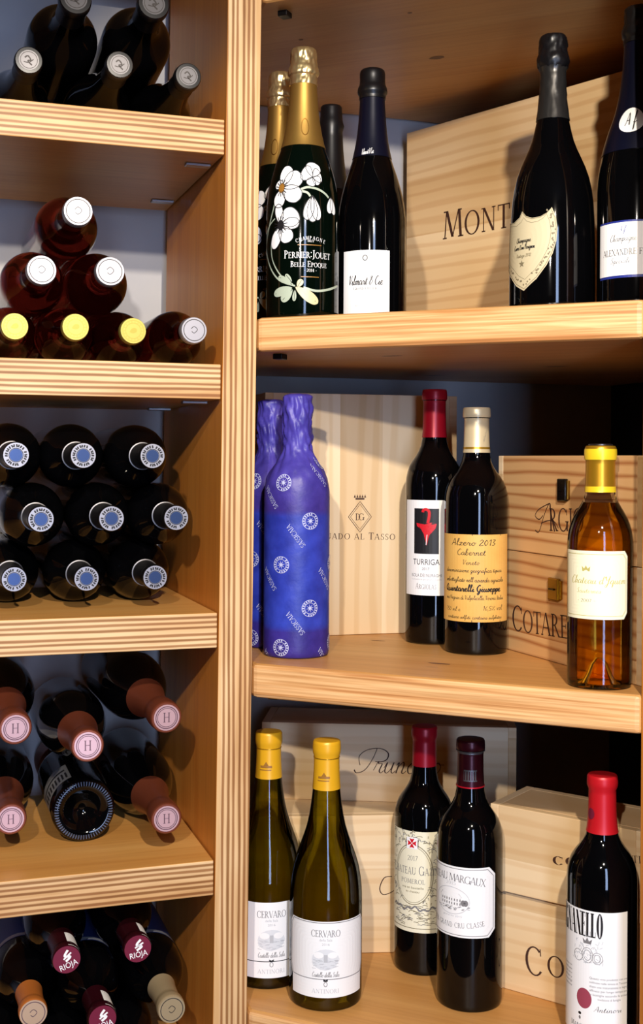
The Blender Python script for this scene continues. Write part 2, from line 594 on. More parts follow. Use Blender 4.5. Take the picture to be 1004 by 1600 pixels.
def glyph(ch):
    A = []
    if ch == 'A':
        A = q_dia(.06, 0, .37, 1, .06) + q_dia(.70, 0, .39, 1, T) + q_bar(.16, .60, .34) + q_srf(.06, 0, .09) + q_srf(.70, 0, .12); w = .82
    elif ch == 'B':
        A = q_stem(.15) + q_arc(.22, .76, .30, .24, -90, 90) + q_arc(.22, .27, .36, .27, -90, 90) + q_bar(.15, .24, .025) + q_bar(.15, .24, .975) + q_bar(.15, .24, .525); w = .66
    elif ch == 'C':
        A = q_arc(.46, .5, .43, .52, 42, 318) + q_tick(.74, .70, .95); w = .84
    elif ch == 'D':
        A = q_stem(.15) + q_arc(.28, .5, .45, .5, -90, 90) + q_bar(.15, .3, .025) + q_bar(.15, .3, .975); w = .82
    elif ch == 'E':
        A = q_stem(.15) + q_bar(.15, .58, .025) + q_bar(.15, .55, .975) + q_bar(.15, .45, .52) + q_tick(.54, 0, .2) + q_tick(.51, .8, 1) + q_tick(.42, .42, .62); w = .66
    elif ch == 'F':
        A = q_stem(.15) + q_bar(.15, .55, .975) + q_bar(.15, .43, .52) + q_tick(.52, .78, 1) + q_tick(.40, .42, .62); w = .6
    elif ch == 'G':
        A = q_arc(.46, .5, .43, .52, 42, 350) + q_tick(.74, .70, .95) + q_stem(.80, .02, .42, T, False, False) + q_bar(.64, .92, .42); w = .94
    elif ch == 'H':
        A = q_stem(.15) + q_stem(.68) + q_bar(.15, .68, .52); w = .84
    elif ch == 'I':
        A = q_stem(.16); w = .33
    elif ch == 'J':
        A = q_stem(.25, .1, 1, T, False) + q_arc(.10, .1, .215, .25, -110, 0); w = .42
    elif ch == 'K':
        A = q_stem(.15) + q_dia(.2, .42, .6, 1, .06) + q_dia(.34, .56, .68, 0, T) + q_srf(.6, 1 - TH, .1) + q_srf(.68, 0, .12); w = .78
    elif ch == 'L':
        A = q_stem(.15) + q_bar(.15, .56, .025) + q_tick(.54, 0, .24); w = .62
    elif ch == 'M':
        A = q_dia(.12, 0, .20, 1, .055) + q_dia(.22, 1, .50, .04, T) + q_dia(.50, .04, .79, 1, .055) + q_dia(.90, 0, .82, 1, T) + q_srf(.12, 0, .1) + q_srf(.90, 0, .13) + q_srf(.16, 1 - TH, .1) + q_srf(.87, 1 - TH, .08); w = 1.02
    elif ch == 'N':
        A = q_dia(.14, 0, .14, 1, .055) + q_dia(.16, 1, .68, 0, T) + q_dia(.70, 0, .70, 1, .055) + q_srf(.14, 0, .1) + q_srf(.12, 1 - TH, .1) + q_srf(.70, 1 - TH, .1); w = .84
    elif ch in 'OQ':
        A = q_arc(.46, .5, .43, .52, 0, 360, 28); w = .92
        if ch == 'Q':
            A += q_dia(.5, .05, .85, -.2, .1)
    elif ch == 'P':
        A = q_stem(.15) + q_arc(.22, .73, .33, .27, -90, 90) + q_bar(.15, .24, .485) + q_bar(.15, .24, .975); w = .62
    elif ch == 'R':
        A = q_stem(.15) + q_arc(.22, .74, .32, .26, -90, 90) + q_bar(.15, .24, .505) + q_bar(.15, .24, .975) + q_dia(.32, .5, .66, 0, T) + q_srf(.68, 0, .1); w = .76
    elif ch == 'S':
        A = q_arc(.29, .75, .22, .27, 40, 268, 12, .10, TH) + q_arc(.29, .26, .24, .28, -142, 92, 12, .10, TH) + q_tick(.45, .76, .98) + q_tick(.05, .04, .26); w = .58
    elif ch == 'T':
        A = q_stem(.36, 0, 1, T, True, False) + q_bar(.04, .68, .975) + q_tick(.04, .76, 1) + q_tick(.64, .76, 1); w = .72
    elif ch == 'U':
        A = q_stem(.16, .28, 1, T, False) + q_dia(.68, .28, .68, 1, .055) + q_arc(.41, .30, .31, .32, 180, 360) + q_srf(.68, 1 - TH, .1); w = .84
    elif ch == 'V':
        A = q_dia(.08, 1, .38, 0, T) + q_dia(.40, 0, .68, 1, .055) + q_srf(.08, 1 - TH, .12) + q_srf(.68, 1 - TH, .09); w = .76
    elif ch == 'X':
        A = q_dia(.08, 1, .64, 0, T) + q_dia(.10, 0, .62, 1, .05) + q_srf(.08, 1 - TH, .11) + q_srf(.62, 1 - TH, .09) + q_srf(.10, 0, .09) + q_srf(.64, 0, .11); w = .72
    elif ch == 'Y':
        A = q_dia(.08, 1, .36, .45, T) + q_dia(.36, .45, .64, 1, .05) + q_stem(.36, 0, .5, T, True, False) + q_srf(.08, 1 - TH, .11) + q_srf(.64, 1 - TH, .09); w = .72
    elif ch == 'Z':
        A = q_bar(.06, .6, .975) + q_bar(.06, .62, .025) + q_dia(.1, 0, .54, 1, T) + q_tick(.06, .78, 1) + q_tick(.58, 0, .22); w = .68
    elif ch in '0':
        A = q_arc(.29, .5, .26, .52, 0, 360, 24, .1); w = .58
    elif ch == '1':
        A = q_stem(.22, 0, 1, .1, True, False) + q_dia(.06, .8, .2, .98, .06); w = .42
    elif ch == '2':
        A = q_arc(.27, .72, .24, .29, -20, 165, 14, .1) + q_dia(.06, .02, .46, .62, .09) + q_bar(.05, .52, .04, .08); w = .56
    elif ch == '3':
        A = q_arc(.24, .76, .22, .25, -90, 150, 12, .1) + q_arc(.24, .26, .25, .28, -150, 90, 12, .1); w = .54
    elif ch == '4':
        A = q_stem(.36, 0, 1, .1, True, False) + q_bar(.03, .52, .28, .06) + q_dia(.06, .28, .33, .98, .06); w = .56
    elif ch == '5':
        A = q_arc(.25, .32, .25, .33, -150, 120, 14, .1) + q_dia(.1, .5, .14, 1, .06) + q_bar(.12, .46, .96, .08); w = .54
    elif ch == '7':
        A = q_bar(.04, .5, .96, .08) + q_dia(.16, 0, .46, .95, .09); w = .52
    elif ch in '-':
        A = q_bar(.05, .32, .42, .07); w = .38
    elif ch == ':':
        A = q_bar(.05, .16, .2, .12) + q_bar(.05, .16, .7, .12); w = .22
    elif ch in '.':
        A = q_bar(.05, .15, .05, .1); w = .2
    else:
        w = .34
    return A, w


def serif(text, h=1.0, xs=1.0, small=0.8, gap=0.04, bold=1.0):
    """capitals; lower-case letters in the string come out as small capitals"""
    global T
    T = 0.125 * bold
    out, x = [], 0.0
    for ch in text:
        k = small if ch.islower() else 1.0
        g, w = glyph(ch.upper())
        for p in g:
            out.append([((x + a * k) * h * xs, b * k * h) for a, b in p])
        x += w * k + gap
    return out, (x - gap) * h * xs


_bf = {}


def sans(text, h=1.0, xs=1.0, shear=0.0):
    """plain lettering from the built-in font"""
    if text not in _bf:
        cu = bpy.data.curves.new('lettering', 'FONT')
        cu.body = text
        cu.size = 1.0
        cu.resolution_u = 3
        o = bpy.data.objects.new('lettering', cu)
        COL.objects.link(o)
        dg = bpy.context.evaluated_depsgraph_get()
        dg.update()
        me = o.evaluated_get(dg).to_mesh()
        P = [[(me.vertices[i].co.x, me.vertices[i].co.y) for i in p.vertices] for p in me.polygons]
        o.evaluated_get(dg).to_mesh_clear()
        bpy.data.objects.remove(o)
        bpy.data.curves.remove(cu)
        _bf[text] = P
    P = _bf[text]
    k = h / 0.70
    X = [a for p in P for a, b in p]
    x0, x1 = min(X), max(X)
    return [[((a - x0 + shear * b) * k * xs, b * k) for a, b in p] for p in P], (x1 - x0) * k * xs


def smooth_line(pts, n=5):
    if len(pts) < 3:
        return pts
    o = []
    Q = [pts[0]] + list(pts) + [pts[-1]]
    for i in range(1, len(Q) - 2):
        p0, p1, p2, p3 = Q[i - 1:i + 3]
        for k in range(n):
            t = k / n
            o.append(tuple(0.5 * (2 * p1[j] + (p2[j] - p0[j]) * t + (2 * p0[j] - 5 * p1[j] + 4 * p2[j] - p3[j]) * t * t
                                  + (3 * p1[j] - p0[j] - 3 * p2[j] + p3[j]) * t ** 3) for j in (0, 1)))
    o.append(pts[-1])
    return o


def stroke(pts, w, thin=None, taper=False):
    """a pen line as quads; with thin the pen is broad on downstrokes only"""
    o = []
    E = []
    n = len(pts)
    for i in range(n):
        a, b = pts[max(i - 1, 0)], pts[min(i + 1, n - 1)]
        dx, dy = b[0] - a[0], b[1] - a[1]
        l = math.hypot(dx, dy) or 1e-9
        ww = w
        if thin is not None:
            ww = thin + (w - thin) * max(0.0, -dy / l) ** 1.5
        if taper:
            ww *= 0.35 + 0.65 * math.sin(PI * (i + 0.5) / n)
        nx, ny = -dy / l * ww / 2, dx / l * ww / 2
        E.append(((pts[i][0] + nx, pts[i][1] + ny), (pts[i][0] - nx, pts[i][1] - ny)))
    for A, B in zip(E, E[1:]):
        o.append([A[1], B[1], B[0], A[0]])
    return o


CUR = {
    'a': (.5, [[(.38, .40), (.2, .45), (.05, .25), (.12, .02), (.28, .08), (.38, .40), (.36, .1), (.45, 0), (.55, .1)]]),
    'b': (.42, [[(0, .1), (.2, .7), (.22, .95), (.12, .9), (.08, .4), (.1, .05), (.25, 0), (.35, .2), (.28, .4), (.15, .3)]]),
    'c': (.4, [[(.35, .36), (.22, .45), (.06, .25), (.14, .02), (.3, .02), (.42, .14)]]),
    'd': (.5, [[(.36, .38), (.2, .44), (.05, .22), (.14, 0), (.3, .1), (.42, .95), (.36, .2), (.42, 0), (.52, .1)]]),
    'e': (.4, [[(.02, .15), (.25, .25), (.3, .4), (.18, .45), (.06, .25), (.14, .02), (.3, .02), (.42, .14)]]),
    'f': (.34, [[(0, .1), (.2, .6), (.3, .95), (.2, .95), (.12, .5), (.05, -.4), (.1, -.3), (.15, .1), (.35, .2)]]),
    'g': (.5, [[(.36, .38), (.2, .44), (.05, .22), (.16, .02), (.3, .12), (.38, .42), (.32, -.2), (.2, -.42), (.08, -.3), (.25, -.05), (.5, .12)]]),
    'h': (.44, [[(0, .1), (.2, .8), (.2, .95), (.1, .8), (.06, 0), (.1, .25), (.24, .44), (.3, .3), (.28, .05), (.44, .1)]]),
    'i': (.28, [[(0, .1), (.14, .42), (.1, .1), (.18, 0), (.3, .1)], [(.15, .62), (.19, .66)]]),
    'l': (.28, [[(0, .1), (.2, .7), (.22, .95), (.14, .95), (.08, .4), (.12, .02), (.28, .1)]]),
    'm': (.6, [[(0, .3), (.08, .42), (.06, 0), (.1, .25), (.22, .44), (.27, .3), (.25, 0), (.3, .25), (.42, .44), (.47, .3), (.46, .05), (.55, 0), (.62, .1)]]),
    'n': (.44, [[(0, .3), (.08, .42), (.06, 0), (.1, .25), (.24, .44), (.3, .3), (.28, .05), (.36, 0), (.45, .1)]]),
    'o': (.42, [[(.2, .44), (.05, .25), (.12, .02), (.26, .02), (.34, .25), (.22, .44), (.28, .36), (.45, .36)]]),
    'p': (.42, [[(0, .2), (.1, .44), (.04, -.4), (.1, .2), (.25, .44), (.35, .25), (.25, .02), (.12, .08), (.42, .1)]]),
    'q': (.5, [[(.36, .38), (.2, .44), (.05, .22), (.16, .02), (.3, .12), (.38, .42), (.34, -.4), (.5, .12)]]),
    'r': (.4, [[(0, .1), (.1, .45), (.14, .36), (.28, .36), (.24, .1), (.32, 0), (.42, .1)]]),
    's': (.34, [[(0, .08), (.18, .45), (.26, .15), (.16, 0), (.05, .06), (.35, .08)]]),
    't': (.3, [[(0, .1), (.16, .75), (.1, .1), (.18, 0), (.32, .1)], [(.02, .5), (.3, .52)]]),
    'u': (.48, [[(0, .2), (.08, .42), (.06, .1), (.16, 0), (.28, .15), (.34, .42), (.32, .1), (.4, 0), (.5, .1)]]),
    'v': (.38, [[(0, .35), (.08, .42), (.14, 0), (.3, .42), (.42, .36)]]),
    'x': (.38, [[(.02, .42), (.32, .0)], [(.32, .42), (.02, .0)]]),
    'z': (.38, [[(.03, .4), (.3, .42), (.05, 0), (.2, .05), (.36, 0)]]),
    'y': (.44, [[(0, .4), (.06, .15), (.16, .05), (.3, .4), (.26, -.2), (.14, -.4), (.05, -.25), (.44, .12)]]),
    'A': (.56, [[(0, 0), (.12, .3), (.3, .95), (.44, 0)], [(.08, .34), (.46, .38)]]),
    'C': (.52, [[(.45, .8), (.3, .95), (.05, .5), (.15, .05), (.35, 0), (.52, .2)]]),
    'D': (.6, [[(.1, .9), (.08, 0), (.4, .1), (.5, .5), (.35, .9), (0, .85)]]),
    'G': (.56, [[(.45, .8), (.3, .95), (.05, .5), (.2, .02), (.42, .2), (.45, .45), (.4, -.1), (.25, -.4), (.15, -.25), (.56, .15)]]),
    'I': (.3, [[(.2, .95), (.1, 0), (.28, .1)]]),
    'J': (.5, [[(.0, .85), (.45, .9), (.3, .85), (.22, .2), (.1, -.05)]]),
    'P': (.5, [[(.2, .85), (.08, 0)], [(.02, .7), (.2, .95), (.46, .8), (.36, .5), (.16, .45)]]),
    'Q': (.62, [[(.3, .95), (.05, .5), (.2, .02), (.45, .3), (.4, .85), (.2, .9)], [(.25, .2), (.62, -.1)]]),
    'S': (.5, [[(.42, .82), (.25, .95), (.12, .7), (.34, .35), (.25, .02), (.02, .1)]]),
    'V': (.5, [[(0, .8), (.1, .95), (.18, 0), (.46, .95)]]),
    'Y': (.55, [[(0, .9), (.1, .5), (.3, .5), (.42, .95), (.3, -.2), (.15, -.4), (.1, -.2), (.5, .15)]]),
    'T': (.5, [[(0, .85), (.5, .95)], [(.26, .9), (.16, .1), (.3, .0)]]),
    'N': (.6, [[(0, 0), (.1, .9), (.4, 0), (.52, .95)]]),
    '0': (.44, [[(.2, .8), (.04, .4), (.18, 0), (.36, .4), (.2, .8)]]),
    '1': (.3, [[(.02, .6), (.2, .82), (.16, 0)]]),
    '2': (.46, [[(.04, .6), (.2, .82), (.34, .6), (.05, .02), (.42, .04)]]),
    '3': (.42, [[(.05, .78), (.34, .78), (.16, .45), (.34, .25), (.18, 0), (.03, .1)]]),
    '5': (.42, [[(.36, .8), (.1, .8), (.08, .45), (.32, .35), (.2, 0), (.03, .08)]]),
    '6': (.42, [[(.32, .8), (.08, .4), (.16, 0), (.34, .2), (.1, .35)]]),
    '7': (.42, [[(.04, .78), (.36, .8), (.14, 0)]]),
    '%': (.6, [[(.5, .8), (.05, 0)], [(.1, .75), (.2, .65), (.06, .6)], [(.4, .15), (.5, .1), (.38, .02)]]),
    ',': (.2, [[(.1, .05), (.04, -.15)]]),
    "'": (.15, [[(.1, .9), (.06, .7)]]),
    '&': (.5, [[(.45, .3), (.1, .8), (.3, .85), (.05, .2), (.2, 0), (.48, .4)]]),
    '.': (.2, [[(.04, .0), (.08, .03)]]),
}


def script(text, h=1.0, xs=1.0, pen=0.075, thin=0.035, slant=0.22):
    out, x = [], 0.0
    for ch in text:
        if ch not in CUR:
            x += .28
            continue
        w, L = CUR[ch]
        for pl in L:
            p = smooth_line([(x + a, b) for a, b in pl], 4)
            p = [((a + slant * b) * h * xs, b * h) for a, b in p]
            out += stroke(p, pen * h, thin * h)
        x += w
    return out, x * h * xs


# shapes ----------------------------------------------------------


def resample(out, step=0.004):
    o = []
    n = len(out)
    for i in range(n):
        a, b = out[i], out[(i + 1) % n]
        k = max(1, int(math.hypot(b[0] - a[0], b[1] - a[1]) / step))
        for j in range(k):
            o.append((a[0] + (b[0] - a[0]) * j / k, a[1] + (b[1] - a[1]) * j / k))
    return o


def fill(outline, rings=5, step=0.004):
    P = resample(outline, step)
    cx = sum(p[0] for p in P) / len(P)
    cy = sum(p[1] for p in P) / len(P)
    o = []
    n = len(P)
    for r in range(rings):
        k0, k1 = r / rings, (r + 1) / rings
        for i in range(n):
            a, b = P[i], P[(i + 1) % n]
            f = lambda p, k: (cx + (p[0] - cx) * k, cy + (p[1] - cy) * k)
            if r == 0:
                o.append([(cx, cy), f(a, k1), f(b, k1)])
            else:
                o.append([f(a, k0), f(a, k1), f(b, k1), f(b, k0)])
    return o


def rect(x0, y0, x1, y1):
    return [(x0, y0), (x1, y0), (x1, y1), (x0, y1)]


def grid(x0, y0, x1, y1, step=0.004):
    nx = max(1, int(abs(x1 - x0) / step))
    return [[(x0 + (x1 - x0) * i / nx, y0), (x0 + (x1 - x0) * (i + 1) / nx, y0), (x0 + (x1 - x0) * (i + 1) / nx, y1), (x0 + (x1 - x0) * i / nx, y1)] for i in range(nx)]


def ell(cx, cy, rx, ry, n=28, a0=0, a1=360):
    return [(cx + rx * math.cos(math.radians(a0 + (a1 - a0) * i / n)), cy + ry * math.sin(math.radians(a0 + (a1 - a0) * i / n))) for i in range(n + (0 if a1 - a0 == 360 else 1))]


def outline(P, w, closed=True):
    P = resample(P, 0.003) if closed else P
    return stroke(P + ([P[0]] if closed else []), w)


def place(polys, x=0, y=0, rot=0.0, k=1.0):
    c, s = math.cos(rot) * k, math.sin(rot) * k
    return [[(x + a * c - b * s, y + a * s + b * c) for a, b in p] for p in polys]


def centred(pw, x, y, rot=0.0):
    polys, w = pw
    return place([[(a - w / 2, b) for a, b in p] for p in polys], x, y, rot)


def fit(fn, text, w, h, **kw):
    """lettering of height h stretched to width w"""
    _, w0 = fn(text, h, **kw)
    return fn(text, h, xs=w / w0, **kw)


# ------------------------------------------------------------------ bottles: profiles (r, z) normalised to R and height
BORD = [(.0, .004), (.55, .002), (.90, .0), (.965, .004), (.99, .012), (1.0, .025), (1.0, .15), (1.0, .30), (1.0, .45), (1.0, .60), (.995, .625), (.975, .650), (.93, .675), (.86, .697),
        (.76, .717), (.645, .736), (.545, .756), (.470, .778), (.425, .805), (.400, .835), (.385, .87), (.375, .93), (.372, .955)]
BORD_LIP = [(.415, .957), (.425, .965), (.425, .985), (.410, .996), (.36, 1.0), (.0, 1.0)]
BURG = [(.0, .006), (.6, .003), (.91, .0), (.97, .004), (.995, .014), (1.0, .03), (1.0, .15), (1.0, .28), (1.0, .36), (.996, .40), (.985, .435), (.955, .475), (.895, .52), (.81, .56), (.71, .598), (.615, .635),
        (.535, .672), (.475, .71), (.43, .75), (.395, .79), (.365, .83), (.345, .88), (.335, .95)]
BURG_LIP = [(.365, .952), (.375, .962), (.375, .985), (.36, .996), (.3, 1.0), (.0, 1.0)]
CHAMP = [(.0, .006), (.6, .003), (.91, .0), (.97, .004), (.995, .014), (1.0, .03), (1.0, .15), (1.0, .28), (1.0, .39), (.99, .425), (.955, .465), (.90, .505), (.825, .545), (.735, .585), (.64, .62),
         (.565, .65), (.505, .685), (.455, .72), (.415, .76), (.385, .80), (.365, .84), (.350, .875), (.345, .90)]
CHAMP_LIP = [(.385, .903), (.40, .915), (.385, .93), (.345, .94), (.33, .96), (.335, .985), (.315, .997), (.25, 1.0), (.0, 1.0)]
DOM = [(.0, .006), (.6, .003), (.92, .0), (.975, .004), (1.0, .015), (1.005, .05), (1.005, .15), (1.0, .22), (.99, .28), (.975, .34), (.95, .40), (.915, .44), (.85, .485), (.76, .525), (.66, .560), (.57, .59),
       (.495, .62), (.435, .655), (.385, .69), (.345, .73), (.315, .77), (.295, .82), (.285, .88)]
DOM_LIP = [(.32, .885), (.345, .90), (.345, .92), (.315, .935), (.30, .96), (.30, .985), (.28, .997), (.2, 1.0), (.0, 1.0)]


def slim(prof, k):
    """a narrower neck"""
    return [(r * (k if z > .8 else 1 - (1 - k) * max(0.0, (z - .7) / .1)), z) for r, z in prof]


def scaled(prof, R, H):
    return [(r * R, z * H) for r, z in prof]


def rad_of(prof):
    P = [(z, r) for r, z in prof if r > 1e-6]
    P.sort()

    def f(z):
        if z <= P[0][0]:
            return P[0][1]
        for (z0, r0), (z1, r1) in zip(P, P[1:]):
            if z <= z1:
                return r0 + (r1 - r0) * (z - z0) / max(z1 - z0, 1e-9)
        return P[-1][1]
    return f


def sub_profile(rad, z0, z1, off, n=10):
    return [(rad(z0 + (z1 - z0) * i / n) + off, z0 + (z1 - z0) * i / n) for i in range(n + 1)]


class Bottle:
    """one standing bottle: base at (px, py) seen at depth Y on a shelf at height zb; its parts hang under one Empty"""

    def __init__(s, name, label, px, py, Y, zb, R, H, shape, lip, glass, group=None, body_top=None):
        P = at_Y(px, py, Y)
        s.X, s.Y, s.zb, s.R, s.H = P.x, P.y, zb, R, H
        s.rz = math.atan2(-P.x, P.y)
        s.root = thing(name, label, 'bottle', (P.x, P.y, zb + 0.0004), s.rz, group)
        s.prof = scaled(shape + lip, R, H)
        s.rad = rad_of(scaled(shape, R, H) + scaled(lip[:-1], R, H))
        if glass:
            b = MB()
            b.lathe(s.prof)
            s.body = b.build('glass_body', glass, s.root)
        s.px_m = (Y - R) / F           # metres per photo pixel on the front of the bottle

    def pt(s, px, py):
        """photo pixel -> (arc length from the camera-facing line, height) on the glass"""
        d = ray(px, py)
        r = s.R
        for _ in range(6):
            ox, oy = -s.X, -s.Y
            a = d.x * d.x + d.y * d.y
            b = ox * d.x + oy * d.y
            c = ox * ox + oy * oy - r * r
            disc = b * b - a * c
            t = (-b - math.sqrt(max(disc, 0.0))) / a
            z = ZC + d.z * t - s.zb
            r = s.rad(z)
        wx, wy = d.x * t - s.X, d.y * t - s.Y
        cr, sr = math.cos(-s.rz), math.sin(-s.rz)
        lx, ly = wx * cr - wy * sr, wx * sr + wy * cr
        return (math.atan2(lx, -ly) * s.R, z)

    def zz(s, py, px=None):
        return s.pt(px if px is not None else CX + s.X / s.Y * F, py)[1]

    def capsule(s, z0, mt, name='capsule', z1=None, off=0.0006, wob=None, seg=56, top=True, n=14):
        z1 = z1 or s.H
        P = [(s.rad(z0) + 0.0001, z0)] + sub_profile(s.rad, z0 + 0.0002, z1 - 0.003 if top else z1, off, n)
        if top:
            r = s.rad(z1 - 0.003)
            P += [(r + off * 0.7, z1 - 0.0012), (r - 0.0006, z1 + 0.0004), (r * 0.6, z1 + 0.0008), (0, z1 + 0.0008)]
        b = MB()
        b.lathe(P, seg, 0, wob)
        return b.build(name, mt, s.root)

    def band(s, z0, z1, mt, name, off, parent=None):
        b = MB()
        b.lathe([(s.rad(z0), z0)] + sub_profile(s.rad, z0, z1, off, 4) + [(s.rad(z1), z1)])
        return b.build(name, mt, parent or s.root)


class Print:
    """a label or print lying on a bottle (or a flat panel when map is given)"""

    def __init__(s, bottle=None, off=0.00025, mapf=None):
        s.b, s.off, s.mb, s.mats = bottle, off, MB(), []
        s.mapf = mapf or s.cyl

    def cyl(s, x, y, layer):
        r = s.b.rad(y) + s.off + layer * 0.00014
        t = x / s.b.R
        return (r * math.sin(t), -r * math.cos(t), y)

    def idx(s, m):
        if m not in s.mats:
            s.mats.append(m)
        return s.mats.index(m)

    def polys(s, polys, m, layer=1):
        k = s.idx(m)
        for p in polys:
            s.mb.add([s.mapf(x, y, layer) for x, y in p], [list(range(len(p)))], k, layer == 0)

    def build(s, name, parent, **kw):
        return s.mb.build(name, s.mats, parent, sharp=180, **kw)


# ------------------------------------------------------------------ room shell
T1B, T1T = ZC + 0.1245, ZC + 0.1645
R_ANG, L_ANG = math.atan(-0.447), math.atan(0.337)
Aax = Vector((math.cos(L_ANG), math.sin(L_ANG), 0))        # along the left unit, to the right
Dax = Vector((-math.sin(L_ANG), math.cos(L_ANG), 0))       # into its depth
Rax = Vector((math.cos(R_ANG), math.sin(R_ANG), 0))
O2 = Vector((-0.0958, 1.400, 0))
P0 = O2 + Aax * 0.0205
P1 = Vector((0.3225, 1.2275, 0))
DEPTH, WALLD = 0.337, 0.400
CORNER = Vector((0.479, 2.015, 0))
W1A = O2 + Dax * WALLD


def slab(name, a, b, into, t, z0, z1, m):
    """a vertical slab from a to b (plan), thickness t towards into"""
    b_ = MB()
    i = into.normalized() * t
    poly = [(a.x, a.y), (b.x, b.y), (b.x + i.x, b.y + i.y), (a.x + i.x, a.y + i.y)]
    ar = sum(poly[k][0] * poly[(k + 1) % 4][1] - poly[(k + 1) % 4][0] * poly[k][1] for k in range(4))
    b_.prism(poly if ar > 0 else poly[::-1], z0, z1)
    return structure(b_.build(name, m))


HROOM = 2.75
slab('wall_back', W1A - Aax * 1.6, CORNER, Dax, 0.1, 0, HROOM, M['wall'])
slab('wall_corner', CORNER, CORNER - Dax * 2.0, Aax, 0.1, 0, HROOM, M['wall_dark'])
b = MB()
b.box(-2.6, 2.4, -1.9, 2.9, -0.05, 0)
structure(b.build('floor', M['floor']))
b = MB()
b.box(-2.6, 2.4, -1.9, 2.9, HROOM, HROOM + 0.05)
structure(b.build('ceiling', M['room']))
# wall behind the camera with the doorway that lets the daylight in
b = MB()
dx0, dx1, dz1 = 0.24, 0.60, 2.45
b.box(-2.6, dx0, -1.75, -1.65, 0, HROOM)
b.box(dx1, 2.4, -1.75, -1.65, 0, HROOM)
b.box(dx0, dx1, -1.75, -1.65, dz1, HROOM)
structure(b.build('wall_front', M['room']))
b = MB()
b.box(-2.7, -2.6, -1.9, 2.9, 0, HROOM)
structure(b.build('wall_left', M['room']))
b = MB()
b.box(2.4, 2.5, -1.9, 2.9, 0, HROOM)
structure(b.build('wall_right', M['room']))

# ------------------------------------------------------------------ left shelving unit (local x along Aax, y into the depth)
LEAN = 0.0091
left = thing('bottle_rack', 'plywood rack with laminated edges, holding bottles lying on their sides', 'shelving', (O2.x, O2.y, 0), L_ANG)
b = MB()
zt = 2.62


def lean(z):
    return LEAN * (z - ZC)


v = []
for z in (0.0006, zt):
    for (x, y) in ((-0.02, 0), (0.02, 0), (0.02, DEPTH), (-0.02, DEPTH)):
        v.append((x + lean(z), y, z))
b.add(v, [(3, 2, 1, 0), (4, 5, 6, 7), (1, 2, 6, 5), (2, 3, 7, 6), (3, 0, 4, 7)], 0)
b.add([v[0], v[1], v[5], v[4]], [(0, 1, 2, 3)], 1)
b.build('upright', [M['veneer_z'], M['edge_x']], left, bevel=0.0012)
b = MB()
b.box(-0.82, -0.78, 0, DEPTH, 0, zt, 0, front=1)
b.build('upright', [M['veneer_z'], M['edge_x']], left, bevel=0.0012)
S_TOP = [ZC + 0.390, ZC + 0.1092, ZC - 0.1757, ZC - 0.4592]
S5 = ZC - 0.7270
SHELVES = {}
for z in S_TOP + [S5, ZC + 0.390 + 0.30]:
    b = MB()
    x1 = -0.0215 + lean(z - 0.02)
    b.box(-0.7795, x1, 0.0015, DEPTH, -0.020, 0.020, 0, front=1)
    sh = b.build('shelf', [M['veneer_x'], M['edge_z']], left, loc=(0, 0, z - 0.020), bevel=0.0012)
    for yy in (0.055, 0.270):
        p = MB()
        p.box(x1 - 0.034, x1 - 0.004, yy - 0.006, yy + 0.006, -0.0235, -0.0202)
        p.build('shelf_support', M['zinc'], sh, bevel=0.0008)

# ------------------------------------------------------------------ corner shelving unit (local x along Rax)
corner = thing('corner_shelving', 'solid wood corner shelving with rounded shelf fronts, holding upright bottles and wine cases', 'shelving', (P0.x, P0.y, 0), R_ANG)
cr, sr = math.cos(-R_ANG), math.sin(-R_ANG)


def to_corner(p):
    d = p - P0
    return (d.x * cr - d.y * sr, d.x * sr + d.y * cr)


GAP = 0.006
P1L = P1 + Aax * 0.30
poly_w = [P0, P1, P1L, CORNER - Dax * 0.47 - Aax * GAP, CORNER - Dax * GAP - Aax * GAP, O2 + Aax * 0.0216 + Dax * (WALLD - GAP), O2 + Aax * 0.0216 + Dax * DEPTH]
T_TOP = [ZC + 0.1645 + 0.4035, ZC + 0.1645, ZC - 0.2360, ZC - 0.638]
KNOTS = [(2, 686, 1037, False, .013, .004), (2, 590, 1001, False, .010, .002), (1, 612, 556, True, .013, .004), (0, 682, 90, True, .010, .006), (0, 640, 20, True, .003, .002), (0, 470, 62, True, .003, .002)]
for z in T_TOP:
    b = MB()
    pl = [to_corner(p) for p in poly_w]
    pl[0] = (pl[0][0] + lean(z) + 0.001, pl[0][1])
    dl = to_corner(P0 + Aax * lean(z))
    for k in (5, 6):
        pl[k] = (pl[k][0] + dl[0], pl[k][1] + dl[1])
    b.prism(pl, -0.0395, 0.0, 0, 1, (0,))
    for (ti, px, py, under, rx, ry) in KNOTS:
        if T_TOP[ti] == z:
            q = to_corner(at_Z(px, py, z - (0.0395 if under else 0)))
            zk = -0.0397 if under else 0.0002
            b.add([(q[0] + rx * math.cos(a * PI / 7) * (1 + .12 * math.sin(a * 2.1)), q[1] + ry * math.sin(a * PI / 7), zk) for a in range(14)], [list(range(14))], 2)
    sh = b.build('shelf', [M['solid_x'], M['solid_edge'], M['knot']], corner, loc=(0, 0, z), bevel=0.005)
    p = MB()
    p.box(pl[0][0] + 0.004, pl[0][0] + 0.016, 0.030, 0.045, -0.046, -0.0397)
    p.build('shelf_support', M['black_pin'], sh, bevel=0.0008)
b = MB()
c = [to_corner(p) for p in (P1 + Aax * 0.002, P1 - Dax * 0.04 + Aax * 0.002, P1 - Dax * 0.04 + Aax * 0.34, P1 + Aax * 0.34)]
b.prism([(x - 0.0006, y - 0.0006) for x, y in c], 0, zt, 0)
b.build('upright', M['veneer_z'], corner, bevel=0.0015)

# ------------------------------------------------------------------ wine cases


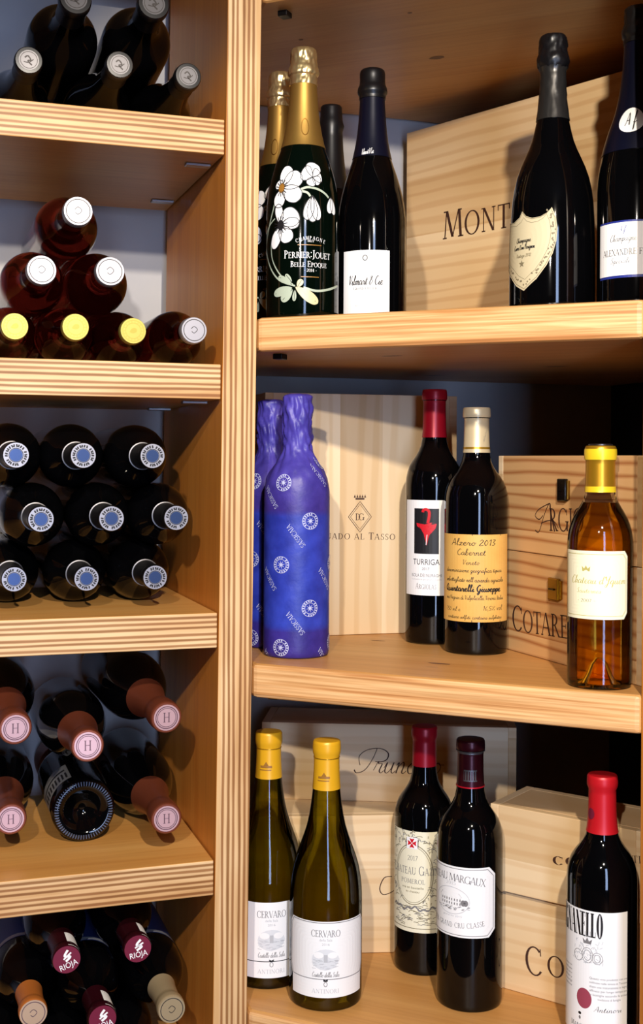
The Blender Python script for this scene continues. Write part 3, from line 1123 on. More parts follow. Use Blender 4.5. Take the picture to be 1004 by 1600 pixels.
class Case:
    """wooden wine case: front face from plan point a (left) to b (right)"""

    def __init__(s, label, a, b, z0, z1, depth, wood, ends=True, tilt=0.0):
        s.a, s.b = Vector((a[0], a[1], 0)), Vector((b[0], b[1], 0))
        d = s.b - s.a
        s.w, s.h = d.length, z1 - z0
        s.ang = math.atan2(d.y, d.x)
        s.z0 = z0
        s.root = thing('wine_case', label, 'wooden case', (a[0], a[1], z0 + 0.0004), s.ang)
        t = 0.011
        s.t = t
        w, h = s.w, s.h
        e = t if ends else 0.0
        m = MB()
        m.box(e, w - e, 0, t, 0, h - 0.0)
        s.front_mb = m
        s.wood = wood
        for x0, x1 in ((0, t), (w - t, w)):
            m = MB()
            m.box(x0, x1 - 0.0, 0 if ends else t + 0.0004, depth, 0, h)
            m.build('end_panel', M['pine_pale'], s.root, bevel=0.0008)
        m = MB()
        m.box(t + 0.0004, w - t - 0.0004, depth - t, depth, 0, h)
        m.build('back_panel', wood, s.root, bevel=0.0008)
        m = MB()
        m.box(t + 0.0004, w - t - 0.0004, t + 0.0004, depth - t - 0.0004, h - 0.009, h)
        m.build('lid', M['pine_pale'], s.root, bevel=0.0008)
        m = MB()
        m.box(t + 0.0004, w - t - 0.0004, t + 0.0004, depth - t - 0.0004, 0, 0.009)
        m.build('bottom_panel', M['pine_pale'], s.root, bevel=0.0008)
        s.pr = Print(mapf=lambda x, y, l: (x, -0.00012 - 0.00006 * l, y))

    def pt(s, px, py):
        d = ray(px, py)
        u = (s.b - s.a).normalized()
        nrm = Vector((-u.y, u.x, 0))
        t = nrm.dot(s.a - Vector((0, 0, 0))) / nrm.dot(Vector((d.x, d.y, 0)))
        p = CAMP + d * t
        return ((Vector((p.x, p.y, 0)) - s.a).dot(u), p.z - s.z0)

    def text(s, fn, txt, p0, p1, ptop, m=None, **kw):
        """lettering from baseline-left pixel p0 to baseline-right pixel p1, cap height up to pixel ptop above p0"""
        a, b_, c_ = s.pt(*p0), s.pt(*p1), s.pt(*ptop)
        w = math.hypot(b_[0] - a[0], b_[1] - a[1])
        P, _ = fit(fn, txt, w, c_[1] - a[1], **kw)
        s.pr.polys(place(P, a[0], a[1], math.atan2(b_[1] - a[1], b_[0] - a[0])), m or M['burnt'])

    def done(s):
        o = s.front_mb.build('front_panel', s.wood, s.root, bevel=0.0008)
        if s.pr.mb.f:
            s.pr.build('branded_lettering', o)
        return s


def xy(px, py, z):
    p = at_Z(px, py, z)
    return (p.x, p.y)


z_t1, z_t2, z_t3 = T_TOP[1], T_TOP[2], T_TOP[3]

# big case leaning behind the upper right bottles
c = Case('large pale wooden case with two-size capital lettering, standing behind the upper right bottles', (0.1262, 1.842), (0.383, 1.537), z_t1, z_t1 + 0.331, 0.115, M['pine_h'], ends=False)
c.text(serif, 'Mont', (691, 375), (797, 355), (691, 332), small=0.84)
c.done()

# tall case with the diamond crest
aL = at_Y(412, 998, 1.612)
c = Case('tall pale upright case with diamond crest and small crown, behind the blue wrapped bottles', (aL.x, aL.y), (0.1870, 1.682), z_t2, z_t2 + 0.325, 0.125, M['pine_v'], ends=True)
c.text(serif, 'Guado al Tasso', (496, 842.5), (617, 844), (496, 831.5), small=0.84, gap=0.10)
q0 = c.pt(562, 808)
k = c.pt(563, 808)[0] - q0[0]
for f_, wd in ((1.0, 0.9), (0.82, 0.6)):
    c.pr.polys(outline([(q0[0], q0[1] + 23 * k * f_), (q0[0] + 18 * k * f_, q0[1]), (q0[0], q0[1] - 23 * k * f_), (q0[0] - 18 * k * f_, q0[1])][::-1], wd * k), M['burnt'])
c.pr.polys(centred(serif('DG', 10 * k, gap=-0.34), q0[0], q0[1] - 5 * k), M['burnt'])
qc = c.pt(562, 777)
c.pr.polys([[(qc[0] - 7 * k, qc[1] - 4 * k), (qc[0] + 7 * k, qc[1] - 4 * k), (qc[0] + 7 * k, qc[1] - 1.6 * k), (qc[0] - 7 * k, qc[1] - 1.6 * k)]], M['burnt'])
for i in range(5):
    xx = qc[0] + (-8 + 4 * i) * k
    c.pr.polys([[(xx - 1.6 * k, qc[1] - 1 * k), (xx + 1.6 * k, qc[1] - 1 * k), (xx, qc[1] + 4 * k)]], M['burnt'])
c.done()

# two stacked cases by the right end of the middle shelf
fa, fb = (0.2252, 1.5475), (0.3377, 1.2750)
zj = z_t2 + 0.1245


def latch(c, px, py, w, h, dark):
    x, z = c.pt(px, py)
    m = MB()
    m.box(x - w / 2, x + w / 2, -0.005, -0.0002, z - h / 2, z + h / 2)
    o = m.build('latch', M['black_latch'] if dark else M['brass'], c.root, bevel=0.0012)
    m = MB()
    m.box(x + w / 2 + 0.0003, x + w / 2 + 0.004, -0.004, -0.0002, z - h / 2 + 0.002, z + h / 2 - 0.002)
    m.build('latch_hinge', M['brass'], o, bevel=0.0008)
    m = MB()
    m.box(x - w * 0.3, x + w * 0.2, -0.0065, -0.0051, z - 0.001, z + 0.001)
    m.build('latch_slot', M['black_latch'], o)


c = Case('lower of two stacked cases with brass latch, beside the amber wine bottle', fa, fb, z_t2, zj - 0.0004, 0.17, M['pine_h2'])
c.text(serif, 'Cotare', (800, 985), (888, 999), (800, 946), small=0.86, gap=0.0)
latch(c, 868, 921, 0.021, 0.026, False)
c.done()
c = Case('upper of two stacked cases with dark latch and swash capital, beside the amber wine bottle', fa, fb, zj + .0004, z_t2 + 0.2425, 0.17, M['pine_h2'])
c.text(serif, 'rgio', (858, 830), (912, 832), (858, 794), small=0.98, gap=0.0)
a0, a1 = c.pt(836, 832), c.pt(868, 787)
sw = [(836, 829), (842, 831), (850, 805), (858, 787), (860, 800), (866, 831)]
c.pr.polys(stroke(smooth_line([c.pt(*p) for p in sw]), 0.0026, 0.0012), M['burnt'])
c.pr.polys(stroke(smooth_line([c.pt(*p) for p in [(858, 787), (842, 796), (836, 806), (842, 812), (848, 806)]]), 0.0012), M['burnt'])
c.pr.polys(stroke(smooth_line([c.pt(*p) for p in [(845, 818), (856, 814), (866, 816), (872, 826)]]), 0.0012), M['burnt'])
latch(c, 881, 766, 0.017, 0.026, True)
c.done()

# bottom shelf: wide low case with a smaller one on it, and the right-hand pair
z_l = z_t3 + 0.178
l0 = at_Z(398, 1493, z_t3)
l1 = at_Z(690, 1487, z_t3)
c = Case('wide low pale case under the case with cursive lettering, behind the yellow capped bottles', (l0.x, l0.y), (l1.x, l1.y), z_t3, z_l, 0.15, M['pine_pale'])
c.pr.polys(stroke(smooth_line([c.pt(*p) for p in [(612, 1370), (600, 1372), (593, 1388), (598, 1398), (612, 1394), (622, 1384)]]), 0.0014, 0.001), M['burnt'])
c.done()
pa, pb = at_Y(408, 1252, 1.650), at_Y(806, 1252, 1.622)
c = Case('slim case with cursive lettering lying on the wide low case', (pa.x, pa.y), (pb.x, pb.y), z_l + 0.0003, z_l + 0.104, 0.10, M['pine_pale'])
P_sw = [[(553, 1203), (557, 1208), (570, 1203), (582, 1186), (589, 1170)], [(562, 1196), (561, 1182), (574, 1172), (594, 1170), (606, 1177), (604, 1187), (594, 1191), (586, 1190)]]
for p in P_sw:
    c.pr.polys(stroke(smooth_line([c.pt(*q) for q in p]), 0.0018, 0.0010), M['burnt'])
c.text(script, 'runotto', (582, 1208), (688, 1210), (582, 1168), pen=0.05, thin=0.025, slant=0.3)
c.done()
ra, rb = at_Y(764, 1543, 1.483), at_Y(1006, 1580, 1.370)
zj = z_t3 + 0.1195
c = Case('lower of two stacked cases with large round lettering, behind the scarlet capped bottle', (ra.x, ra.y), (rb.x, rb.y), z_t3, zj - 0.0004, 0.17, M['pine_pale'])
c.text(serif, 'C', (821, 1522), (849, 1527), (821, 1478))
c.text(serif, 'O', (855, 1525), (883, 1530), (855, 1493))
c.done()
ra2, rb2 = at_Y(764, 1543, 1.476), at_Y(1006, 1580, 1.362)
c = Case('upper of two stacked cases with small lettering in two rows, behind the scarlet capped bottle', (ra2.x, ra2.y), (rb2.x, rb2.y), zj, z_t3 + 0.2225, 0.098, M['pine_pale'])
c.text(serif, 'Villa Antinori', (915, 1341), (1040, 1354), (915, 1327), gap=0.05)
c.text(serif, 'COL', (863, 1351), (918, 1356), (863, 1338), gap=0.12, bold=1.8)
c.done()

# ------------------------------------------------------------------ standing bottles


def crinkle(amp, fx=3.0, fz=240.0, seed=0.0):
    def f(a, z, r):
        return amp * (noise.noise(Vector((math.cos(a) * fx + seed, math.sin(a) * fx, z * fz))) +
                      0.6 * noise.noise(Vector((math.cos(a) * fx * 2.3, math.sin(a) * fx * 2.3 + seed, z * fz * 2.1))))
    return f


# --- top shelf: flower-painted champagne, front and back


def petal(cx, cy, ang, L, Wd):
    """petal polygon from (cx, cy) outward at ang (degrees)"""
    a = math.radians(ang)
    base = [(0, 0), (.25, .32), (.6, .5), (.9, .36), (1.0, .06), (.97, -.2), (.85, -.42), (.55, -.5), (.22, -.3)]
    P = smooth_line([(x * L, y * Wd) for x, y in base] + [(0, 0)], 3)[:-1]
    return place([P], cx, cy, a)[0]


def flower_bottle(label, px, Y, top_py, dtheta=0.0, seed=0.0):
    H = at_Y(px, top_py, Y).z - z_t1
    B = Bottle('champagne_bottle', label, px, 400, Y, z_t1, 0.0430, H, CHAMP, CHAMP_LIP, M['glass_green'])
    zf = H * 0.632
    zc = H * 0.878
    o = B.capsule(zf, M['gold_matte'], 'foil_sleeve', zc, 0.0007, None, 56, False)
    p = Print(B, 0.0010)
    p.polys(outline(ell(0.004 + dtheta * B.R, H * 0.70, 0.0085, 0.0100), 0.0012), M['bronze_foil'], 0)
    p.build('sleeve_medallion', o)
    B.capsule(zc - 0.004, M['gold_foil'], 'foil_crown', None, 0.0013, crinkle(0.0009, 3.6, 150, seed), 96, True, 26)
    k = B.px_m * (1.44 - 0.043) / (Y - 0.043)
    k = (1.44 - 0.043) / F
    H0 = B.zz(376, 472)

    def U(zx, zy):        # enlarged-crop units -> label metres
        px_, py_ = 400 + zx / 4.183 - 472.5, 230 + zy / 4.183
        x = max(-0.98, min(0.98, px_ * k / B.R))
        return (math.asin(x) * B.R + dtheta * B.R, (719 - py_) * k - (z_t1 - ZC) + 0.0035)
    pr = Print(B, 0.0003)
    u = k / 4.183
    # stems
    for st, w in (([(255, 925), (150, 880), (85, 770), (62, 640), (80, 520), (110, 400), (118, 330)], 11), ([(240, 915), (160, 850), (105, 740), (95, 640)], 9),
                  ([(270, 300), (330, 275), (400, 282), (450, 305), (475, 330)], 15), ([(280, 300), (330, 310), (352, 335)], 15), ([(360, 270), (375, 215), (385, 180)], 12),
                  ([(310, 935), (390, 955), (470, 940), (535, 900)], 15), ([(62, 640), (56, 560), (90, 500), (120, 470)], 8)):
        pr.polys(stroke(smooth_line([U(*q) for q in st]), w * u), M['sage'], 0)
    for (x, y, ang, L, Wd, m_) in ((240, 935, 195, 150, 60, 'sage'), (240, 945, 225, 110, 62, 'sage'), (235, 915, 150, 115, 40, 'sage'), (255, 930, -35, 185, 70, 'sand'), (270, 935, 60, 60, 40, 'sand'), (255, 950, -95, 75, 26, 'sage'),
                                   (235, 900, 130, 70, 30, 'sage')):
        c0 = U(x, y)
        P = petal(c0[0], c0[1], ang, L * u, Wd * u)
        pr.polys(fill(P, 3), M[m_], 1)
        pr.polys(stroke([c0, (c0[0] + math.cos(math.radians(ang)) * L * u * .9, c0[1] + math.sin(math.radians(ang)) * L * u * .9)], 3 * u), M['black_print'], 3)

    def bloom(x, y, petals, heart):
        c0 = U(x, y)
        for (ang, L, Wd) in petals:
            P = petal(c0[0], c0[1], ang, L * 1.1 * u, Wd * 1.12 * u)
            pr.polys(fill(P, 4), M['white_print'], 2)
            pr.polys(outline(P, 5 * u), M['black_print'], 3)
        if heart:
            pr.polys(fill(ell(c0[0], c0[1], 26 * u, 34 * u, 14), 2), M[heart], 4)
            for i in range(14):
                a = 2 * PI * i / 14 + 0.2
                q = [(c0[0] + math.cos(a) * 22 * u, c0[1] + math.sin(a) * 26 * u), (c0[0] + math.cos(a) * 52 * u, c0[1] + math.sin(a) * 58 * u)]
                pr.polys(stroke(q, 6 * u), M['black_print'], 5)
    bloom(158, 272, [(75, 140, 95), (30, 150, 110), (-28, 145, 105), (-100, 120, 85), (140, 60, 60)], 'ochre')
    bloom(160, 520, [(35, 130, 120), (-60, 120, 90), (-115, 150, 75), (100, 130, 60), (5, 118, 70)], 'black_print')
    bloom(372, 205, [(80, 95, 110), (150, 80, 100), (20, 66, 90), (-30, 60, 60), (-110, 58, 60)], None)
    bloom(366, 330, [(-104, 150, 58), (-76, 150, 58), (-90, 158, 62)], None)
    bloom(488, 322, [(-100, 105, 50), (-75, 110, 46)], None)
    # lettering
    for i, ch in enumerate('CHAMPAGNE'):
        t_ = i / 8.0 - 0.5
        c0 = U(355 + 172 * t_, 625 - 26 * math.cos(t_ * 2.6) + 22)
        g, w = serif(ch, 24 * u, 0.9)
        pr.polys(centred((g, w), c0[0], c0[1], -t_ * 0.55), M['white_print'], 2)
    for txt, x, y, h, w in (('BRUT', 357, 637, 13, 44), ('Perrier:Jouet', 340, 742, 52, 325), ('Belle Epoque', 348, 800, 38, 250), ('- 2014 -', 355, 832, 20, 86)):
        c0 = U(x, y)
        pr.polys(centred(fit(serif, txt, w * u, h * u, small=0.76, gap=0.01), *c0), M['white_print'], 2)
    for (x, y, w) in ((350, 658, 160), (352, 868, 120)):
        c0 = U(x, y)
        pr.polys(grid(c0[0] - w * u / 2, c0[1], c0[0] + w * u / 2, c0[1] + 5 * u), M['ochre'], 2)
    pr.build('painted_flowers', B.root)
    return B


flower_bottle('flower-painted bottle with gold foil, the front one of two, lettering fully visible', 472.5, 1.445, 79, 0.0)
flower_bottle('flower-painted bottle with bronze-gold foil, half hidden behind its front twin', 437, 1.545, 117, -0.45, 3.0)

B = Bottle('champagne_bottle', 'black capped bottle mostly hidden between the flower-painted one and the white labelled one', 516, 400, 1.655, z_t1, 0.0425, 0.316, CHAMP, CHAMP_LIP, M['glass'])
B.capsule(0.20, M['black_foil'], 'capsule', None, 0.0008)

B = Bottle('champagne_bottle', 'matte black capped bottle with plain white label, before the plaster wall', 580, 400, 1.505, z_t1, 0.0425, at_Y(580, 111, 1.505).z - z_t1, CHAMP, CHAMP_LIP, M['glass'])
cp = B.capsule(B.zz(243), M['navy_foil'], 'capsule', B.H * 0.885, 0.0007, None, 56, False)
B.capsule(B.H * 0.885, M['black_foil'], 'capsule_cap', None, 0.0016, None, 56)
p = Print(B, 0.0010)
c0 = B.pt(574, 241)
p.polys(centred(fit(script, 'Vilmart & Cie', 35 * B.px_m, 10 * B.px_m, pen=0.12), c0[0], c0[1], 0.05), M['white_print'], 1)
p.build('capsule_lettering', cp)
p = Print(B)
xa, xb = B.pt(537, 440)[0], B.pt(608, 440)[0]
ya, yb = B.zz(391), 0.012
xm = (xa + xb) / 2
k = B.px_m
p.polys(grid(xa, ya, xb, yb), M['paper'], 0)
p.polys(outline(ell(xm, ya - 12 * k, 3.5 * k, 4 * k, 12), 1.2 * k), M['ink'])
p.polys(centred(fit(serif, 'CHAMPAGNE', 38 * k, 4 * k, gap=0.2), xm, ya - 37 * k), M['pale_ink'])
p.polys(centred(fit(script, 'Vilmart & Cie', 56 * k, 15 * k, pen=0.10, thin=.05), xm, ya - 54 * k), M['ink'])
p.polys(centred(fit(serif, 'Grand Cellier', 38 * k, 4.5 * k), xm, ya - 62 * k), M['ink'])
p.polys(centred(fit(sans, 'premier cru', 18 * k, 2.5 * k), xm, ya - 78 * k), M['pale_ink'])
p.polys(centred(fit(sans, 'brut reserve', 30 * k, 3 * k), xm, ya - 88 * k), M['pale_ink'])
p.build('paper_label', B.root)

# --- shield-label champagne
B = Bottle('champagne_bottle', 'broad-shouldered dark bottle with beige shield label, before the large pale case', 862, 400, 1.365, z_t1, 0.0475, at_Y(864, 58, 1.365).z - z_t1, DOM, DOM_LIP, M['glass'])
B.capsule(B.zz(184), M['dark_foil'], 'capsule', B.H * 0.885, 0.0008, crinkle(0.0007, 3, 160), 64, False)
B.capsule(B.H * 0.88, M['black_foil'], 'capsule_cap', None, 0.0015, crinkle(0.0012, 3, 150, 4), 64)
p = Print(B)
shield = [(458, 915), (480, 912), (500, 892), (512, 866), (528, 885), (552, 892), (585, 886), (612, 870), (632, 848), (648, 885), (655, 935), (650, 985), (636, 1035), (610, 1085), (570, 1140), (518, 1190), (488, 1172), (468, 1140), (456, 1100)]
Z7 = lambda zx, zy: B.pt(620 + zx / 2.615, zy / 2.615)
P = [Z7(*q) for q in shield]
P[-1] = (P[-1][0] - 0.004, P[-1][1])
P[0] = (P[0][0] - 0.004, P[0][1])
cxs, cys = sum(a for a, b_ in P) / len(P), sum(b_ for a, b_ in P) / len(P)
p.polys(fill(P, 8, 0.003), M['beige'], 0)
for f_, w_ in ((0.96, 0.0006), (0.78, 0.0004)):
    p.polys(outline([(cxs + (a - cxs) * f_, cys + (b_ - cys) * f_) for a, b_ in P], w_), M['sepia'])
k = B.px_m
for txt, zx, zy, h, w in (('Champagne', 515, 992, 8, 30), ('Cuvee Dom Perignon', 516, 1020, 8, 42), ('Vintage 2012', 515, 1052, 6, 30)):
    c0 = Z7(zx, zy)
    p.polys(centred(fit(script, txt, w * k, h * k, pen=.14, thin=.08), c0[0], c0[1], 0.02), M['ink'] if zy < 1040 else M['sepia'], 2)
c0 = Z7(510, 1080)
st = []
for i in range(10):
    r_ = (6.0 if i % 2 == 0 else 2.6) * k
    st.append((c0[0] + r_ * math.sin(PI * i / 5), c0[1] + r_ * math.cos(PI * i / 5)))
p.polys(fill(st, 1), M['sepia'], 2)
rnd = random.Random(3)
for i in range(46):           # vine-leaf border
    t = i / 45.0
    j = 8 + t * 10
    a, b_ = P[int(j) % len(P)], P[(int(j) + 1) % len(P)]
    f_ = j - int(j)
    x, y = a[0] + (b_[0] - a[0]) * f_, a[1] + (b_[1] - a[1]) * f_
    x, y = cxs + (x - cxs) * rnd.uniform(.82, .92), cys + (y - cys) * rnd.uniform(.82, .92)
    p.polys(fill(petal(x, y, rnd.uniform(0, 360), rnd.uniform(2.5, 5) * k, 3 * k)[::2], 1), M['sepia'], 1)
p.build('shield_label', B.root)

# --- right-hand champagne with medallion
B = Bottle('champagne_bottle', 'champagne bottle with round white neck medallion and blue bordered label, cut by the frame edge', 996, 400, 1.318, z_t1, 0.0435, at_Y(998, 14, 1.318).z - z_t1, CHAMP, CHAMP_LIP, M['glass'])
cp = B.capsule(B.zz(232), M['navy_foil'], 'capsule', B.H * 0.885, 0.0007, None, 56, False)
B.capsule(B.H * 0.88, M['black_foil'], 'capsule_cap', None, 0.0014, crinkle(0.001, 3, 150, 2), 64)
p = Print(B, 0.0011)
c0 = B.pt(986, 188)
k = B.px_m
cr_ = B.R / B.rad(c0[1])
p.polys(fill(ell(c0[0], c0[1], 20 * k * cr_, 21 * k), 4), M['paper'], 0)
p.polys(centred(fit(script, 'A f', 26 * k, 22 * k, pen=.12, thin=.06), c0[0], c0[1] - 8 * k, 0.1), M['ink'], 1)
p.build('neck_medallion', cp)
p = Print(B)
xa = B.pt(938, 390)[0]
ya, yb = B.zz(343), B.zz(433)
xb = -xa * 0.75
p.polys(grid(xa, ya, xb, yb), M['blue_ink'], 0)
p.polys(grid(xa - 0.0004, ya - 3 * k, xb, yb + 4 * k), M['paper'], 1)
c0 = B.pt(972, 362)
p.polys(centred(script('A f', 9 * k, pen=.1), c0[0], c0[1]), M['blue_ink'], 2)
for txt, px_, py_, h, w, fn in (('Champagne', 972, 377, 11, 44, script), ('ALEXANDRE FILAINE', 985, 398, 10, 100, serif), ('Speciale', 968, 412, 9, 34, script)):
    c0 = B.pt(px_, py_)
    p.polys(centred(fit(fn, txt, w * k, h * k), *c0), M['ink'], 2)
p.build('paper_label', B.root)

# --- middle shelf: tissue-wrapped bottles


def wrapped(label, px, Y, top_py, phase, seed):
    H = at_Y(px, top_py, Y).z - z_t2
    B = Bottle('wrapped_bottle', label, px, 900, Y, z_t2, 0.0398, H, BORD, BORD_LIP, None)
    prof = []
    base = [(0, .002), (.5, .001), (.94, .0), (.985, .006), (1.0, .02)]
    for r, z in base:
        prof.append((r * B.R, z * H))
    rr = rad_of(scaled([q for q in BORD if q[0] > .3], B.R, H))
    z = 0.02 * H
    neck = 0.0178
    while z < 0.985 * H:
        z += 0.0030
        prof.append((max(rr(z), neck), z))
    prof += [(neck * .93, H * .993), (neck * .6, H), (0, H)]

    def wob(a, z, r):
        k = min(1.0, max(0.06, (z / H - 0.60) * 5.0))
        ridge = abs(noise.noise(Vector((math.cos(a) * 1.7 + seed, math.sin(a) * 1.7, z * 62 + a * 1.3))))
        fine = noise.noise(Vector((math.cos(a) * 4 + seed, math.sin(a) * 4, z * 140)))
        return k * (0.0046 * (ridge - 0.25) + 0.0014 * fine)
    b = MB()
    b.lathe(prof, 96, 0, wob)
    b.build('tissue_wrap', M['tissue'], B.root, sharp=60)
    B.rad = rad_of([(r, z) for r, z in prof if r > 0])
    k = (1.475 - 0.04) / F
    pr = Print(B, 0.0009)

    def emblem(px_, py_):
        x = max(-0.99, min(0.99, (px_ - 463) * k / B.R))
        x0, y0 = math.asin(x) * B.R + phase, (718.8 - py_) * k * 1.0 - (z_t2 - ZC)
        for i in range(8):
            a = PI / 4 * i + 0.2
            q = [(x0 + math.cos(a + s_) * r_ * k, y0 + math.sin(a + s_) * r_ * k) for s_, r_ in ((0, 7.2), (0.42, 1.8), (PI, 1.0), (-0.42, 1.8))]
            pr.polys(fill(q, 1), M['tissue_print'], 0)
        pr.polys(outline(ell(x0, y0, 8.6 * k, 8.6 * k), 0.8 * k), M['tissue_print'], 0)
        pr.polys(outline(ell(x0, y0, 13.0 * k, 13.0 * k), 0.8 * k), M['tissue_print'], 0)
        for i in range(18):
            if i in (3, 12):
                continue
            a = 2 * PI * i / 18
            q = [(x0 + math.cos(a) * 9.6 * k, y0 + math.sin(a) * 9.6 * k), (x0 + math.cos(a) * 12.4 * k, y0 + math.sin(a) * 12.4 * k)]
            pr.polys(stroke(q, 1.9 * k), M['tissue_print'], 0)
        t_ = fit(serif, 'SASSICAIA', 42 * k, 8.0 * k)
        pr.polys(centred(t_, x0 - 20 * k, y0 - 21 * k, -0.93 + PI), M['tissue_print'], 0)
    for e in ((441, 755), (484, 815), (439, 884), (484, 952), (439, 1014)):
        emblem(*e)
    for (px_, py_) in ((463 + 46, 720), (463 + 48, 884), (463 + 48, 1010)):
        emblem(px_ + 4, py_)
    pr.build('printed_emblems', B.root)
    return B


wrapped('bottle wrapped in blue printed tissue paper, the front one of two', 463, 1.478, 616, 0.0, 1.0)
wrapped('bottle wrapped in blue printed tissue, squeezed between its twin and the upright', 422.5, 1.556, 625, -0.006, 5.0)

# --- red figurine label
Y = 1.592
B = Bottle('wine_bottle', 'red capped dark bottle with white label and red figure in a black square', 677, 900, Y, z_t2, 0.0375, at_Y(679, 610, Y).z - z_t2, BORD, BORD_LIP, M['glass'])
B.capsule(B.zz(684), M['red_foil'])
k = B.px_m
p = Print(B)
c0 = B.pt(665, 830)[0]
ya, yb = B.zz(782, 665), B.zz(931, 665)
p.polys(grid(c0 - 0.034, ya, c0 + 0.036, yb), M['paper'], 0)
t_, b_ = B.zz(795, 665), B.zz(866, 665)
p.polys(grid(c0 - 20.5 * k, t_, c0 + 20.5 * k, b_), M['black_print'], 1)
fx = lambda x, y: (c0 + (x - 664) * k, B.zz(y, 665))
p.polys(stroke(smooth_line([fx(*q) for q in [(659, 801), (660, 797.5), (665, 796.5), (669, 800), (669, 808), (667, 818)]]), 4.4 * k), M['red_ink'], 2)
p.polys(fill([fx(*q) for q in [(648, 818), (662, 820), (672, 817), (681, 819), (679, 826), (673, 833), (668, 838), (660, 834), (656, 827), (649, 823)]], 3), M['red_ink'], 2)
p.polys(fill([fx(*q) for q in [(660, 832), (671, 832), (668, 842), (665.5, 853), (662.5, 842)]], 2), M['red_ink'], 2)
p.polys(stroke([fx(666, 836), fx(664.5, 852)], 1.0 * k), M['paper'], 3)
for txt, py_, h, w, m_ in (('TURRIGA', 883, 9.0, 44, 'ink'), ('2017', 891.5, 4.2, 12, 'soft_ink'), ('ISOLA DEI NURAGHI', 902, 5.0, 50, 'soft_ink'), ('indicazione geografica tipica', 907, 2.4, 50, 'pale_ink')):
    p.polys(centred(fit(sans, txt, w * k, h * k), c0, B.zz(py_, 665)), M[m_], 1)
p.polys(centred(fit(serif, 'Argiolas', 34 * k, 9 * k, small=.8), c0, B.zz(921, 665)), M['soft_ink'], 1)
p.build('paper_label', B.root)

# --- handwritten parchment label
Y = 1.512
B = Bottle('wine_bottle', 'cream capped dark bottle with tan handwritten parchment label', 743, 900, Y, z_t2, 0.0393, at_Y(747, 638, Y).z - z_t2, BORD, BORD_LIP, M['glass'])
cp = B.capsule(B.zz(708), M['cream_foil'])
B.band(B.zz(702), B.zz(699), M['ochre_foil'], 'capsule_ring', 0.0009, cp)
p = Print(B, 0.0009)
k = B.px_m
c0 = B.pt(757, 684)
p.polys(centred(fit(script, 'Alzero', 26 * k, 7 * k), c0[0], c0[1], 0.95), M['soft_ink'])
p.build('capsule_signature', cp)
p = Print(B)
ya, yb = B.zz(836), B.zz(973)
xa, xb = -1.42 * B.R, 1.30 * B.R
p.polys(grid(xa, ya, xb, yb), M['tan'], 0)
for px_ in (737, 781):
    x = B.pt(px_, 840)[0]
    p.polys([[(x, ya + .0002), (x + 1 * k, ya + .0002), (x + .8 * k, ya - 2 * k), (x, ya - 2 * k)], [(x, yb), (x + 1 * k, yb), (x + .8 * k, yb + 3 * k), (x, yb + 3 * k)]], M['ink'])
for txt, px_, py_, h, w, pen in (('Alzero 2013', 738, 853, 11, 74, .12), ('Cabernet', 735, 868, 10, 46, .11), ('Veneto', 735, 883, 8, 27, .10), ('denominazione geografica tipica', 738, 895, 7, 100, .12),
                                 ('imbottigliato nell azienda agricola', 740, 910, 7.5, 104, .12), ('Quintarelli Giuseppe', 736, 925, 11, 98, .20), ('via Negrar di Valpolicella Verona Italia', 740, 938, 7, 104, .10),
                                 ('750 ml e', 707, 954, 7, 30, .10), ('16,5% vol', 770, 954, 8, 36, .10), ('contiene solfiti contains sulphites', 740, 968, 6, 96, .12)):
    c0 = B.pt(px_, py_)
    p.polys(centred(fit(script, txt, w * k, h * k, pen=pen, thin=pen * .6, slant=.12), *c0), M['ink'])
p.build('parchment_label', B.root)

# --- half bottle of amber wine
Y = 1.285
RA, HA = 0.0336, at_Y(941, 698, Y).z - z_t2
AMB = [(0, .115), (.12, .112), (.26, .09), (.40, .045), (.55, .012), (.72, .004), (.90, .0), (.965, .004), (.99, .012), (1.0, .025), (1.0, .15), (1.005, .30), (1.01, .45), (1.015, .575), (1.005, .612), (.975, .645),
       (.915, .675), (.83, .703), (.73, .728), (.63, .750), (.545, .770), (.49, .790), (.455, .812)]
B = Bottle('dessert_wine_bottle', 'small clear bottle of amber wine with yellow capsule and pale label', 936, 1000, Y, z_t2, RA, HA, [q for q in AMB[6:]] + [(.45, .83), (.445, .87), (.44, .94)], [(.47, .945), (.475, .96), (.475, .985), (.45, .997), (.38, 1.0), (0, 1.0)], None)
b = MB()
zl_ = B.zz(786)
pr_ = [q for q in scaled(AMB, RA, HA) if q[1] < zl_ or q[0] < RA * .5] + [(B.rad(zl_), zl_), (0, zl_)]
pr_ = [q for i, q in enumerate(pr_) if not (i > 8 and q[1] > zl_)]
b.lathe(pr_, 72)
b.build('glass_body', M['glass_amber'], B.root)
b = MB()
b.lathe([(0, zl_ + .0004), (B.rad(zl_), zl_ + .0004)] + sub_profile(B.rad, zl_ + .002, HA * .94, 0, 8) + [(0, HA * .94)], 56)
b.build('glass_neck', M['glass_clear'], B.root)
cp = B.capsule(B.zz(770), M['ochre_foil'])
B.band(B.zz(770), B.zz(761), M['lemon_foil'], 'capsule_band', 0.0010, cp)
B.band(B.zz(719), B.zz(702), M['lemon_foil'], 'capsule_band', 0.0011, cp)
b = MB()
b.lathe([(0.0128, HA + .0009), (0.0128, HA + .0022), (0.011, HA + .0026), (0, HA + .0026)])
b.build('capsule_disc', M['dark_metal'], cp)
p = Print(B)
k = B.px_m
xa, xb, ya, yb = -1.30 * RA, B.pt(979, 910)[0], B.zz(862), B.zz(969)
ch = 7 * k
lab = [(xa, yb), (xb - ch, yb), (xb, yb + ch * 1.4), (xb, ya - ch * 1.2), (xb - ch * .9, ya), (xa, ya)]
p.polys(fill(lab, 10, 0.003), M['yellow_cream'], 0)
cxl, cyl_ = (xa + xb) / 2, (ya + yb) / 2
